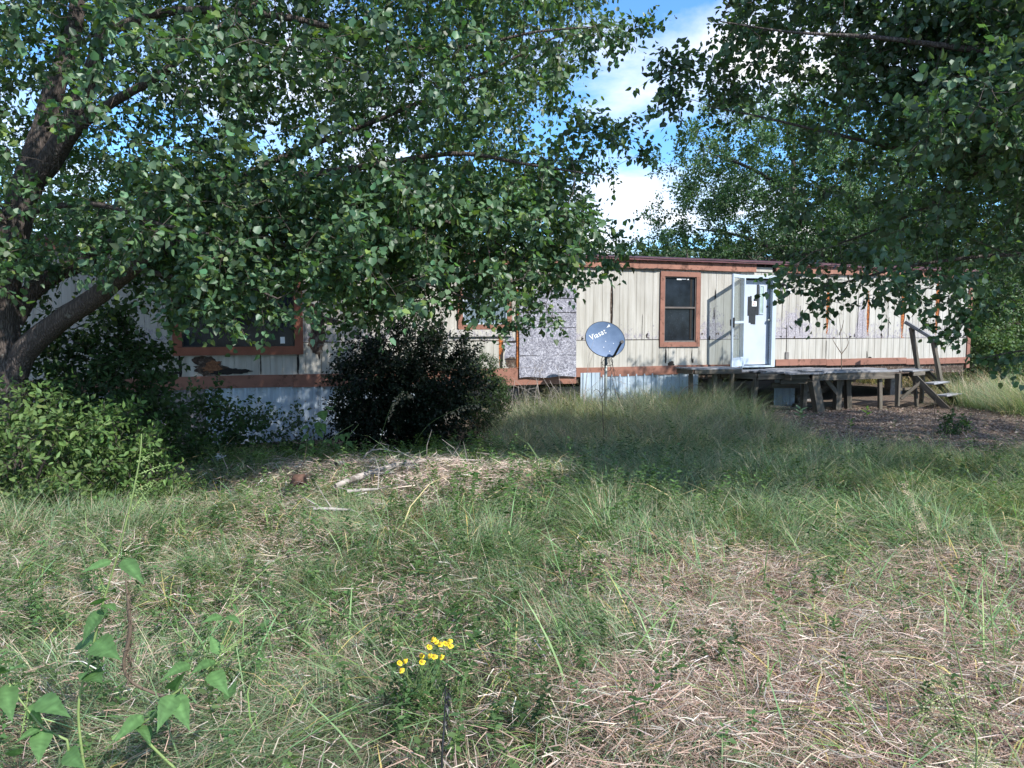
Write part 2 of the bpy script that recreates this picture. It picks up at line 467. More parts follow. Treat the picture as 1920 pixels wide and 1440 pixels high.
# ================================================================== ground
def axis(a, b, step, lo, hi):
    core = list(np.arange(a, b, step)); s = step; v = b; up = []
    while v < hi: up.append(v); s *= 1.35; v += s
    up.append(hi); s = step; v = a - step; dn = []
    while v > lo: dn.append(v); s *= 1.35; v -= s
    dn.append(lo)
    return np.array(dn[::-1] + core + up)
gx = axis(-10, 14, .16, -400, 400); gy = axis(1.2, 18, .15, -200, 700)
GX, GY = np.meshgrid(gx, gy)
GZ = ground_z(GX, GY)
V = np.stack([GX, GY, GZ], -1).reshape(-1, 3)
ny, nx = GX.shape
i = (np.arange(ny - 1)[:, None] * nx + np.arange(nx - 1)[None]).ravel()
obj_np('ground', V, [np.stack([i, i + 1, i + nx + 1, i + nx], -1)], M_ground, smooth_=True, kind='structure')

# ================================================================== mobile home
HA = R(20.69)
house = empty('mobile_home', (0, 15.397, 0), 'long rundown cream mobile home with terracotta trim and peeling grooved siding', 'mobile home', rotz=HA)
EU = np.array((math.cos(HA), math.sin(HA), 0)); EV = np.array((math.sin(HA), -math.cos(HA), 0))
def W(u, v, z): return np.array((0, 15.397, 0)) + EU * u + EV * v + np.array((0, 0, z))
UL, UR, DEP = -9.6, 12.69, 4.3
ZT, ZE = .77, 2.87
# gaps between sheets: joint u -> (half width, z of widest, z half length)
GAPS = {2.25: (.035, 2.05, .65), 8.06: (.055, 2.15, .70), 9.32: (.05, 1.95, .55), 10.44: (.07, 2.10, .75), 11.60: (.08, 2.20, .80),
        -.25: (.05, 1.15, .5)}
GAPLOW = {6.86: .008, 8.06: .012, 9.32: .016, 10.44: .012, -.98: .014}
OPEN = [(-6.15, -4.25, 1.27, 2.52), (-1.02, -.13, 1.64, 2.62), (3.55, 4.33, 1.32, 2.73), (5.66, 6.42, .70, 2.74)]
joints = [UL, -8.62, -7.42, -6.20, -5.00, -3.78, -2.58, -1.36 + .38, -.25, .12, 1.40, 2.25, 3.43, 4.44, 5.60, 6.86, 8.06, 9.32, 10.44, 11.60, UR]
def gapw(u, z):
    for k, (w, zc, zl) in GAPS.items():
        if abs(u - k) < .01:
            g = w * max(0, 1 - ((z - zc) / zl) ** 2)
            return g + (.010 * (random.random() - .5) if g > .004 else 0)
    if z < 1.35:
        for k, w in GAPLOW.items():
            if abs(u - k) < .01: return w * max(.15, min(1, (1.25 - z) * 2.5 + .2))
    return 0.0035
def siding(u0, u1, z0, z1, proud, k0=None, k1=None):
    """one sheet of grooved siding, thickness 12 mm, grooves cut every 0.2 m"""
    us = [(u0, 0)]
    g = math.ceil((u0 + .03) / .2035) * .2035
    while g < u1 - .03:
        us += [(g - .006, 0), (g - .004, 1), (g + .004, 1), (g + .006, 0)]
        g += .2035
    us.append((u1, 0))
    zs = np.linspace(z0, z1, max(2, int((z1 - z0) / .12) + 1))
    V = []; nU = len(us)
    bow = random.uniform(.3, 1)
    for z in zs:
        a = gapw(k0, z) if k0 is not None else 0; b_ = gapw(k1, z) if k1 is not None else 0
        for j, (u, gr) in enumerate(us):
            uu = u + (a if j == 0 else 0) - (b_ if j == nU - 1 else 0)
            if us[0][0] < u < us[-1][0]: uu = min(max(uu, u0 + a + .002), u1 - b_ - .002)
            out = proud + .012 - .007 * gr
            out += .25 * a * max(0, 1 - (u - u0) / .25) + .35 * b_ * max(0, 1 - (u1 - u) / .25)
            out += .003 * bow * math.sin((u - u0) / (u1 - u0 + 1e-6) * math.pi)
            V.append((uu, -out, z))
    F = []
    for r_ in range(len(zs) - 1):
        for j in range(nU - 1):
            q = r_ * nU + j; F.append((q, q + 1, q + nU + 1, q + nU))
    n0 = len(V)      # edges going back to the studs
    def skirt(idx):
        st = len(V)
        for q in idx: V.append((V[q][0], -.001, V[q][2]))
        for t in range(len(idx) - 1): F.append((idx[t], idx[t + 1], st + t + 1, st + t))
    skirt(list(range(0, n0, nU))[::-1]); skirt(list(range(nU - 1, n0, nU))); skirt(list(range(nU))); skirt(list(range(n0 - nU, n0))[::-1])
    MB().add(V, F).build('siding_panel', M_siding, house)
def cut(u0, u1, z0, z1, k0, k1, proud):
    for (a, b_, c, d) in OPEN:
        if a < u1 - .01 and b_ > u0 + .01 and c < z1 - .01 and d > z0 + .01:
            if a > u0 + .01: cut(u0, a, z0, z1, k0, None, proud)
            if b_ < u1 - .01: cut(b_, u1, z0, z1, None, k1, proud)
            m0, m1 = max(u0, a), min(u1, b_)
            if c > z0 + .01: siding(m0, m1, z0, c, proud)
            if d < z1 - .01: siding(m0, m1, d, z1, proud)
            return
    siding(u0, u1, z0, z1, proud, k0, k1)
for a, b_ in zip(joints[:-1], joints[1:]):
    cut(a + .001, b_ - .001, 1.357 + random.uniform(-.008, .008), ZE, a, b_, 0)
    lowz = .72
    cut(a + .001, b_ - .001, lowz, 1.340, a, b_, .005)
# studs and sheathing behind, floor, side and back walls
mb = MB()
segs = sorted([(a, b_, c, d) for a, b_, c, d in OPEN])
cur = UL
for a, b_, c, d in segs:
    mb.box((cur, .012, .45), (a, .07, ZE + .2)); mb.box((a, .012, .45), (b_, .07, c)); mb.box((a, .012, d), (b_, .07, ZE + .2)); cur = b_
mb.box((cur, .012, .45), (UR, .07, ZE + .2))
mb.build('inner_wall', M_rotwood, house)
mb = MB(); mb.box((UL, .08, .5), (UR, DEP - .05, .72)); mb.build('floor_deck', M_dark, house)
mb = MB(); mb.box((UL, DEP - .04, .5), (UR, DEP, ZE + .2)); mb.build('back_wall', M_siding, house)
mb = MB(); mb.box((UR - .04, .075, .5), (UR, DEP - .045, ZE + .2)); mb.build('end_wall', M_siding, house)
mb = MB(); mb.box((UL, .075, .5), (UL + .04, DEP - .045, ZE + .2)); mb.build('end_wall', M_siding, house)
# interior partition so that rooms read dark
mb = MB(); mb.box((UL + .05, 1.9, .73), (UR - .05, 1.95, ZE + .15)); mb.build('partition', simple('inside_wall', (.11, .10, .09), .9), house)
# stained insulation bulging in the open joints
for k, (w, zc, zl) in GAPS.items():
    if k == 2.25: continue
    V = []; F = []; zs = np.linspace(zc - zl, zc + zl, 46)
    for z in zs:
        ww = w + .012
        for j in range(5):
            V.append((k - ww + 2 * ww * j / 4, -.003 - random.random() * .012 - .004 * (1 - abs(j - 2) / 2), z))
    for r_ in range(len(zs) - 1):
        for j in range(4):
            q = r_ * 5 + j; F.append((q, q + 1, q + 6, q + 5))
    MB().add(V, F).build('insulation', M_insul, house)
# dark tear lines and holes
def tear(cu, cz, ru, rz, mat=M_dark, y=-.021, n=52, rag=.35, name='torn_hole'):
    pts = []
    raw = [random.random() - .5 for _ in range(n)]
    ph = random.uniform(0, 6)
    for i in range(n):
        a = 2 * math.pi * i / n
        k = 1 + rag * (1.3 * (raw[i] * .6 + raw[i - 1] * .2 + raw[(i + 1) % n] * .2) + .35 * math.sin(2 * a + ph) + .25 * math.sin(3 * a + ph * 2))
        pts.append((cu + ru * k * math.cos(a), cz + rz * k * math.sin(a)))
    V = [(p[0], y, p[1]) for p in pts] + [(p[0], y + .004, p[1]) for p in pts] 
    F = [tuple(range(n))] + [(i, i + n, (i + 1) % n + n, (i + 1) % n) for i in range(n)]
    return MB().add(V, F).build(name, mat, house)
tear(3.60, 1.0, .018, .20); tear(3.74, .82, .09, .05); tear(4.27, .98, .012, .14); tear(4.30, .87, .02, .04)
tear(9.42, .86, .05, .035); tear(9.33, .92, .015, .10); tear(8.05, 1.05, .008, .26); tear(6.87, 1.2, .010, .42, n=40)
tear(-.27, 1.12, .030, .30, M_insul); tear(-.24, .93, .03, .2, y=-.024)
# rotten stretch between the small window and the strand board
tear(-.05, 1.15, .13, .33, M_osb, y=-.026, rag=.16, name='weathered_patch'); tear(-.02, .90, .13, .13, M_rotwood, y=-.03, rag=.25, name='rotten_patch')
tear(-.04, 1.33, .14, .02, y=-.032); tear(-.06, .98, .13, .012, y=-.036)
# torn siding beside and below the big window
tear(-3.86, 1.72, .14, .30, M_rotwood, rag=.45, name='rotten_patch'); tear(-3.80, 1.55, .07, .40, y=-.025, rag=.4); tear(-3.70, 1.75, .22, .07, y=-.025, rag=.5)
tear(-3.86, 1.36, .16, .22, M_rotwood, y=-.028, rag=.4, name='rotten_patch')
tear(-5.72, .93, .33, .15, M_rotwood, rag=.6, name='rotten_patch'); tear(-5.66, .93, .16, .10, simple('dim_insulation', (.20, .09, .045), .95, var=.5, scale=30, bmp=.8), y=-.025, rag=.6, name='insulation_clump')
tear(-5.35, .84, .30, .06, y=-.028, rag=.5); tear(-6.18, .93, .03, .2); tear(-6.55, .83, .28, .05, rag=.6); tear(-6.9, .86, .05, .09, rag=.5); tear(-7.15, .80, .18, .03, rag=.6)
tear(-4.85, .95, .012, .2); tear(-4.2, .95, .02, .2, y=-.022); tear(-2.0, 1.5, .01, .3)
for k in range(26):
    u_ = random.choice([1.7, 2.6, 3.2, 4.6, 5.0, 5.3, 6.7, 7.2, 7.6, 8.3, 8.7, 9.0, 9.9, 10.8, 11.3, 12.2]) + random.uniform(-.15, .15)
    tear(u_, 1.36 + abs(random.gauss(0, .06)), random.uniform(.006, .03), random.uniform(.006, .05), M_dark if k % 3 else M_rotwood, y=-.0165 - k * .0002, rag=.7, name='flaked_spot')
for u_, z_, w_, h_ in [(6.72, 2.2, .006, .35), (7.25, 1.75, .006, .25), (9.0, 1.9, .008, .5), (4.86, 2.35, .010, .12), (4.84, 1.9, .012, .10), (3.0, 1.6, .005, .2), (10.0, 1.65, .006, .2), (11.9, 1.6, .008, .2), (11.95, 1.5, .02, .1)]:
    tear(u_, z_, w_, h_, M_dark, y=-.0215, rag=.8, name='crack')
# conduit box right of the door
mb = MB(); mb.box((6.83, -.05, .87), (6.93, -.018, 1.04)); mb.build('conduit_cover', M_block, house, bevel=.006)

# bottom trim boards
def board(u0, u1, z0, z1, y0=-.045, y1=-.0165, mat=M_trim, name='trim_board'):
    mb = MB(); n = max(2, int((u1 - u0) / .4)); V = []
    for i in range(n + 1):
        u = u0 + (u1 - u0) * i / n; s = .004 * math.sin(u * 2.1)
        for y in (y0, y1):
            for z in (z0, z1): V.append((u, y, z + s + random.uniform(-.002, .002)))
    F = [(0, 1, 3, 2), (4 * n, 4 * n + 2, 4 * n + 3, 4 * n + 1)]
    for i in range(n):
        q = 4 * i
        F += [(q, q + 4, q + 5, q + 1), (q + 2, q + 3, q + 7, q + 6), (q + 1, q + 5, q + 7, q + 3), (q, q + 2, q + 6, q + 4)]
    return mb.add(V, F).build(name, mat, house)
for a, b_, z0, z1 in [(-9.6, -7.25, .54, .755), (-7.245, -4.30, .54, .765), (-4.295, -1.5, .53, .765), (-1.495, 1.42, .445, .80), (1.425, 3.9, .58, .775), (3.905, 5.56, .60, .78),
                      (6.56, 8.05, .715, .865), (8.055, 10.6, .70, .855), (10.605, 12.68, .68, .83)]:
    board(a, b_, z0, z1)
board(UR - .0, UR + .11, .55, 2.93, -.05, .06, name='corner_board')
# fascia boards under the roof edge
for a, b_ in [(-9.7, -7.3), (-7.295, -4.9), (-4.895, -2.4), (-2.395, .9), (.905, 3.33), (3.335, 5.92), (6.48, 9.1), (9.105, 12.75)]:
    board(a, b_, 2.875, 3.085, -.075, -.014, M_fascia, 'fascia_board')
mb = MB(); mb.box((5.93, -.02, 2.99), (6.47, -.014, 3.08)); mb.build('broken_soffit', M_dark, house)
mb = MB(); mb.box((5.94, -.035, 2.88), (6.40, -.0145, 2.985), .004); mb.build('patch_board', M_siding, house)
mb = MB(); mb.box((6.17, -.05, 2.99), (6.20, -.022, 3.08)); mb.build('rafter_end', M_timber, house)
for k in range(15):
    u = random.uniform(-1, 12); tear(u, 2.875, random.uniform(.03, .16), .012, M_dark, y=-.077, rag=.5, name='rot_stain')
# roof sheets
def roof_sheet(u0, u1):
    V = []; F = []; us = []; u = u0
    while u < u1 - .01: us += [(u, 0), (u + .19, 0), (u + .20, .018), (u + .225, .018)]; u += .235
    us = [p for p in us if p[0] < u1] + [(u1, 0)]
    prof = [(-.13, 3.093), (1.0, 3.225), (2.15, 3.35), (3.3, 3.225), (DEP + .13, 3.093)]
    for y, z in prof:
        for uu, h in us: V.append((uu, y, z + h))
    n_ = len(us)
    for r_ in range(4):
        for j in range(n_ - 1):
            q = r_ * n_ + j; F.append((q, q + 1, q + n_ + 1, q + n_))
    MB().add(V, F).build('roof_panel', M_roof, house)
u = -9.8
while u < 12.7: roof_sheet(u + .001, min(u + 2.82, 12.85) - .001); u += 2.82
mb = MB(); mb.box((-9.8, -.145, 3.05), (12.85, -.128, 3.105)); mb.build('roof_edge_trim', M_roof, house)
mb = MB(); mb.tube([(uu, -.15, 3.085 + .006 * math.sin(uu * 3)) for uu in np.arange(-9.6, 12.8, .4)], .007, 5); mb.build('gutter_wire', M_black, house)
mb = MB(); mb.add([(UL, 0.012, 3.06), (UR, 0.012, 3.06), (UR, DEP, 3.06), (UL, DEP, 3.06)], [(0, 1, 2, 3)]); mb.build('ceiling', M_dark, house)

# windows
def window(u0, u1, z0, z1, fw, mat, glass, label, mid=None, y=-.05, sash=M_black):
    f = MB()
    f.box((u0, y, z0), (u1, -.0175, z0 + fw), .003); f.box((u0, y, z1 - fw), (u1, -.0175, z1), .003)
    f.box((u0, y + .002, z0 + fw + .001), (u0 + fw, -.0175, z1 - fw - .001), .002); f.box((u1 - fw, y + .002, z0 + fw + .001), (u1, -.0175, z1 - fw - .001), .002)
    fo = f.build('window', mat, house, label=label)
    a, b_, c, d = u0 + fw, u1 - fw, z0 + fw, z1 - fw; t = .022
    s = MB()
    s.box((a, -.03, c), (b_, .03, c + t)); s.box((a, -.03, d - t), (b_, .03, d)); s.box((a, -.03, c + t), (a + t, .03, d - t)); s.box((b_ - t, -.03, c + t), (b_, .03, d - t))
    if mid: s.box((a + t, -.028, mid - .018), (b_ - t, .02, mid + .018))
    s.build('sash', sash, fo)
    if mid:
        g = MB(); g.box((a + t, .0, mid + .02), (b_ - t, .005, d - t)); g.build('pane', glass, fo)
        g = MB(); g.box((a + t, .008, c + t), (b_ - t, .013, mid - .02)); g.build('pane', glass, fo)
    else:
        g = MB(); g.box((a + t, .0, c + t), (b_ - t, .005, d - t)); g.build('pane', glass, fo)
    return fo
M_sash = simple('brown_sash', (.13, .11, .10), .5)
window(-6.29, -4.10, 1.13, 2.64, .15, M_redtrim, M_glassdark, 'wide dark window with dark red frame', None)
mb = MB(); mb.box((-4.50, -.004, 1.33), (-4.42, -.002, 1.45)); mb.build('window_sticker', M_letters, house)
window(-1.15, -.02, 1.58, 2.72, .10, M_trim, M_screen, 'small window behind the tree branches', 2.15, sash=M_white)
mb = MB(); mb.box((-1.30, -.062, 1.44), (-.02, -.018, 1.575)); mb.build('window_ledge', M_siding, house)
window(3.43, 4.45, 1.19, 2.83, .105, M_trim, M_glassdark, 'tall narrow window with terracotta frame', 2.05, sash=M_sash)
mb = MB(); mb.box((3.86, -.006, 2.655), (3.98, -.003, 2.69)); mb.box((3.99, -.006, 2.67), (4.10, -.003, 2.685)); mb.box((4.13, -.006, 2.66), (4.17, -.003, 2.70)); mb.build('paint_smear', M_letters, house)
mb = MB(); mb.box((4.21, -.005, 1.36), (4.26, -.003, 2.70)); mb.build('curtain_edge', M_dark, house)
# strand board covering an opening
V = []; F = []
for r_ in range(13):
    for c in range(9):
        u = .13 + 1.27 * c / 8; z = .60 + 1.83 * r_ / 12
        if r_ == 0: z += .014 * math.sin(c * 1.3)
        V.append((u, -.068 - .018 * math.sin(math.pi * c / 8) * (1 - r_ / 12) - .01 * (r_ == 0), z))
for r_ in range(12):
    for c in range(8):
        q = r_ * 9 + c; F.append((q, q + 1, q + 10, q + 9))
ob = MB().add(V, F).build('strand_board', M_osb, house, label='grey weathered strand board nailed over an opening')
so = ob.modifiers.new('thickness', 'SOLIDIFY'); so.thickness = .012; so.offset = 1
for z in (1.05, 1.62, 1.93, 2.22):
    mb = MB(); mb.box((.14, -.0925, z - .003), (1.39, -.0655, z + .003)); mb.build('board_seam', M_dark, house)
mb = MB(); mb.box((.085, -.05, .78), (.125, -.0185, 2.4), .004); mb.build('rusty_batten', M_insul, house)

# door opening: frame, slab, window, tape and painted dark gap, storm door
f = MB()
f.box((5.55, -.045, .70), (5.66, .012, 2.80)); f.box((6.42, -.045, .70), (6.52, .012, 2.80)); f.box((5.66, -.045, 2.735), (6.42, .012, 2.80))
f.box((5.64, .0125, .72), (5.66, .15, 2.735)); f.box((6.42, .0125, .72), (6.44, .15, 2.735)); f.box((5.66, .0125, 2.735), (6.42, .15, 2.755)); f.box((5.66, -.04, .70), (6.42, .15, .735))
f.build('door_frame', M_white, house)
dz = .755
d = MB(); d.box((5.70, .085, dz), (6.413, .12, 2.70)); door = d.build('door', M_door, house, label='white front door patched with black tape', bevel=.003)
m = MB()
m.box((6.145, .068, 1.92), (6.265, .0845, 1.945)); m.box((6.145, .068, 2.56), (6.265, .0845, 2.585)); m.box((6.145, .068, 1.945), (6.162, .0845, 2.56)); m.box((6.248, .068, 1.945), (6.265, .0845, 2.56))
m.build('lite_frame', M_white, door)
m = MB(); m.box((6.163, .078, 1.946), (6.247, .0843, 2.559)); m.build('lite_pane', simple('door_lite', (.33, .42, .38), .2, var=.2), door)
m = MB()
yy = .0845
for k, (a, b_, c, e) in enumerate([(6.065, 6.13, 2.25, 2.60), (5.82, 5.885, 1.88, 2.32), (5.88, 5.93, 1.80, 2.335), (5.925, 6.07, 1.99, 2.22), (5.86, 5.92, 1.72, 1.99), (5.915, 5.985, 1.69, 1.992), (5.98, 6.045, 1.685, 1.995),
                          (6.04, 6.128, 1.90, 2.255), (5.99, 6.07, 2.2, 2.275), (5.702, 5.735, 1.98, 2.69)]):  # last strip is no tape: shade of the left door gap, painted black
    t = .0015 + .0006 * k; m.box((a, yy - t, c), (b_, yy + .001, e), 0)
m.build('black_tape_and_gap', M_tape_gap, door)
m = MB(); m.box((5.935, .074, 2.10), (6.065, .0765, 2.215)); st = m.build('door_sticker', M_letters, door)
m = MB(); m.add([(5.955, .0725, 2.125), (6.0, .0725, 2.125), (5.978, .0725, 2.165)], [(0, 1, 2)]); m.box((5.96, .0715, 2.185), (6.045, .0735, 2.20)); m.box((6.01, .0715, 2.125), (6.045, .0735, 2.13)); m.build('sticker_mark', simple('sticker_red', (.45, .12, .1), .6), door)
m = MB(); m.tube([(6.37, .085, 1.78), (6.37, .045, 1.78)], .012, 8); m.tube([(6.37, .045, 1.78), (6.37, .036, 1.78), (6.37, .015, 1.78), (6.37, .005, 1.78)], [.012, .028, .03, .014], 10); m.build('door_knob', M_pole, door, True)
m = MB(); m.tube([(6.37, .0845, 2.10), (6.37, .066, 2.10)], [.027, .022], 10); m.build('deadbolt', M_black, door)
m = MB(); m.box((6.395, .15, .76), (6.418, .155, 1.75)); m.build('weather_strip', M_dark, house)
# storm door, swung out to the left
sd = empty('storm_door', (5.63, -.055, 0)); sd.parent = house; sd.rotation_euler = (0, R(.6), R(180 + 35))
# local x runs from the hinge to the free edge; y is its thickness
def sdbox(mb, a, b_, z0, z1, y0=-.016, y1=.016): mb.box((a, y0, z0), (b_, y1, z1))
Wd = .84; z0, z1 = .74, 2.79
fr = MB()
sdbox(fr, 0, .055, z0, z1); sdbox(fr, Wd - .06, Wd, z0, z1); sdbox(fr, .055, Wd - .06, z1 - .07, z1); sdbox(fr, .055, Wd - .06, 1.71, 1.76)
sdbox(fr, .055, Wd - .06, z0, z0 + .03); sdbox(fr, .055, Wd - .06, z0 + .17, z0 + .21); sdbox(fr, .055, Wd - .06, z0 + .03, z0 + .17, -.008, .008)
COL.objects  # frame carries the panes
sdm = fr.build('storm_frame', M_white, None)
sdm.parent = sd
p = MB(); p.box((.055, -.003, 1.76), (Wd - .06, .001, z1 - .07)); p.build('pane', M_glass, sd)
p = MB(); p.box((.055, -.003, z0 + .21), (Wd - .06, .001, 1.71)); p.build('pane', M_glass, sd)
p = MB(); p.box((Wd - .045, .016, 1.62), (Wd - .015, .05, 1.84)); p.box((Wd - .05, -.05, 1.66), (Wd - .02, -.016, 1.80)); p.build('handle', M_black, sd)
p = MB(); p.tube([(.12, -.02, 2.72), (.35, -.05, 2.72)], .009, 6); p.build('closer', M_pole, sd)
# wall lamp right of the door
lamp = MB(); lamp.tube([(6.70, -.018, 2.60), (6.70, -.05, 2.60)], .055, 12); lp = lamp.build('wall_lamp', M_black, house, label='small black wall lamp with clear glass shade')
m = MB(); m.tube([(6.70, -.05, 2.60), (6.71, -.10, 2.60), (6.74, -.14, 2.55), (6.76, -.15, 2.50)], [.025, .02, .022, .03], 8); m.build('arm', M_black, lp, True)
m = MB(); m.tube([(6.76, -.15, 2.50), (6.765, -.152, 2.47), (6.775, -.156, 2.40)], [.035, .05, .065], 12, False); m.build('shade', M_letters, lp, True)

# skirting
def skirt(u0, u1, z0, z1, y=-.018, mat=M_skirt, pitch=.2, lean=0):
    us = []; u = u0
    while u < u1:
        us += [(u, 0), (u + .045, 0), (u + .055, .022), (u + .085, .022), (u + .095, 0), (u + .14, 0), (u + .145, .006), (u + .155, .006), (u + .16, 0)]
        u += pitch
    us = [q for q in us if q[0] < u1] + [(u1, 0)]
    V = []; zs = (z0, (z0 + z1) / 2, z1)
    for z in zs:
        for uu, h in us: V.append((uu, y - h - lean * (z1 - z), z))
    n_ = len(us); F = [(r_ * n_ + j, r_ * n_ + j + 1, (r_ + 1) * n_ + j + 1, (r_ + 1) * n_ + j) for r_ in range(2) for j in range(n_ - 1)]
    o = MB().add(V, F).build('skirting_sheet', mat, house)
    s = o.modifiers.new('thickness', 'SOLIDIFY'); s.thickness = .003
    return o
skirt(-9.6, -7.8, -.60, .55, -.010, M_skirt_old); skirt(-7.79, -5.80, -.60, .55, -.010, M_skirt_old)
skirt(-5.79, -3.86, -.46, .555, -.019, lean=.03); skirt(-3.855, -1.6, -.46, .555, -.010, lean=.02)
skirt(1.52, 1.98, -.5, .665, -.048, lean=-.0); skirt(1.985, 3.3, -.5, .615, -.030); skirt(3.305, 4.45, -.5, .60, -.018)
skirt(6.55, 7.35, -.42, .62, -.02, M_skirt)
for u, y in [(-8, 1), (-5, 1), (-1.1, .5), (.6, .6), (3, .8), (5.2, .5), (8, .7), (11, .7), (-1.1, 3.2), (2, 3.2), (6, 3.2), (10, 3.2)]:
    p = W(u, -y, 0); g = gz(p[0], p[1]) - .05
    mb = MB(); h = .5 - g; k = 0
    while k * .2 < h: mb.box((u - .2, y - .1, g + k * .2), (u + .2, y + .1, min(.5, g + k * .2 + .195)), .004); k += 1
    mb.build('block_pier', M_block, house)
for y in (.9, 3.2):
    mb = MB(); mb.box((UL + .2, y, .30), (UR - .2, y + .09, .499)); mb.build('chassis_beam', M_dark, house)

# ================================================================== wooden deck with stairs
deck = empty('wooden_deck', (0, 15.397, 0), 'weathered grey wooden deck with loose boards and stairs below the white door', 'deck', rotz=HA)
ZD = .66
def plank(u0, u1, v, w, z, z2=None, name='deck_board', mat=M_deck, t=.035, skew=0):
    z2 = z if z2 is None else z2
    V = []; n_ = 5
    for i in range(n_ + 1):
        k = i / n_; u = u0 + (u1 - u0) * k; zz_ = z + (z2 - z) * k + .006 * math.sin(k * 5 + v * 9)
        for dy in (-w / 2, w / 2):
            for dz_ in (0, t): V.append((u + random.uniform(-.003, .003), -(v + skew * k) + dy, zz_ - dz_))
    F = [(0, 1, 3, 2), (4 * n_, 4 * n_ + 2, 4 * n_ + 3, 4 * n_ + 1)]
    for i in range(n_):
        q = 4 * i; F += [(q, q + 4, q + 5, q + 1), (q + 2, q + 3, q + 7, q + 6), (q + 1, q + 5, q + 7, q + 3), (q, q + 2, q + 6, q + 4)]
    o = MB().add(V, F).build(name, mat, deck)
    return o
v = .12; k = 0
while v < 1.50:
    left = 5.05 + .55 * smooth(.3, 1.4, v) + random.uniform(-.1, .25); right = 8.72 + random.uniform(-.1, .1)
    if v < .45: right = 7.6 + random.uniform(-.1, .2)
    split = left + random.uniform(.8, 1.9)
    zj = ZD + random.uniform(-.006, .012)
    plank(left, split - .01, v, .135, zj + random.uniform(-.015, .02), zj)
    plank(split, right, v, .135, zj + .008, zj + random.uniform(-.005, .02), skew=random.uniform(-.01, .01))
    v += .148; k += 1
plank(6.10, 8.0, 1.36, .14, ZD + .045, ZD + .03, skew=.03); plank(5.4, 6.5, 1.05, .14, ZD + .03, ZD + .05)
# low side platform at the left end
for vv in (.30, .45, .60, .75): plank(3.75 + random.uniform(-.04, .1), 5.0 + random.uniform(-.1, .1), vv, .14, ZD + .10, ZD + .09)
def B(p, q, w, h, name='joist', mat=M_timber, up=(0, 0, 1), **kw):
    """beam between house-frame points (u, v, z)"""
    P = Vector((p[0], -p[1], p[2])); Q = Vector((q[0], -q[1], q[2])); d_ = Q - P; L = d_.length
    mb = MB(); mb.box((0, -w / 2, -h / 2), (L, w / 2, h / 2), .003)
    o = mb.build(name, mat, deck, bevel=.004, **kw)
    o.location = P; o.rotation_mode = 'QUATERNION'
    zx = d_.normalized(); sdv = Vector(up).cross(zx).normalized(); upv = zx.cross(sdv)
    o.rotation_quaternion = Matrix((zx, sdv, upv)).transposed().to_quaternion()
    return o
def gdk(u, v): p = W(u, v, 0); return gz(p[0], p[1]) - .04
B((6.33, 1.47, ZD - .11), (8.62, 1.50, ZD - .11), .04, .15, 'front_beam')
B((6.30, 1.42, ZD - .09), (5.25, 1.05, ZD - .10), .04, .12, 'rim_joist'); B((6.30, 1.38, ZD - .2), (5.75, 1.16, ZD - .21), .04, .12, 'rim_joist')
B((5.25, 1.0, ZD - .10), (4.95, .2, ZD - .10), .04, .12, 'rim_joist')
B((8.43, 1.46, ZD - .11), (8.40, .12, ZD - .11), .04, .14, 'rim_joist')
for uu in (5.8, 6.6, 7.2, 7.8): B((uu, 1.44, ZD - .10), (uu, .10, ZD - .10), .04, .13)
B((6.2, .10, ZD - .10), (8.4, .10, ZD - .10), .04, .13)
def post(u, v, zt, w=.14, du=0, dv=0, mat=M_timber, name='deck_post'):
    return B((u, v, gdk(u, v)), (u + du, v + dv, zt), w, w * .75, name, mat, up=(0, 1, .01))
post(6.52, 1.52, ZD - .19, .20, -.14, -.06); post(6.45, 1.1, ZD - .17, .12, .02); post(7.35, 1.15, ZD - .17, .16); post(7.78, 1.05, ZD - .17, .14, -.12, .05)
post(8.35, 1.40, ZD - .17, .09, -.04); post(5.35, .75, ZD - .16, .11, .1); post(8.35, .4, ZD - .17, .1); post(6.9, .4, ZD - .17, .1)
B((6.7, .5, gdk(6.7, .5) + .1), (8.0, .7, gdk(8, .7) + .13), .10, .10, 'fallen_timber'); B((5.6, 1.0, gdk(5.6, 1) + .16), (6.3, 1.1, gdk(6.3, 1.1) + .10), .08, .05, 'fallen_timber')
B((6.85, 1.30, ZD - .17), (7.32, 1.18, ZD - .52), .05, .12, 'brace'); B((6.45, .9, .02), (7.9, 1.1, ZD - .17), .05, .14, 'brace')
B((5.9, .7, ZD - .33), (6.5, .9, ZD - .33), .06, .12, 'brace')
post(3.85, .62, ZD + .06, .09, name='platform_post'); post(4.45, .62, ZD + .06, .09, name='platform_post'); post(4.95, .55, ZD + .05, .09, name='platform_post')
B((3.8, .82, ZD + .02), (5.0, .82, ZD + .01), .04, .10, 'platform_rim'); B((3.78, .8, ZD + .02), (3.78, .2, ZD + .02), .04, .10, 'platform_rim')
# stairs: built in a frame of their own; x = across the treads, y = up the flight
ST = empty('staircase', (0, 0, 0)); ST.parent = deck
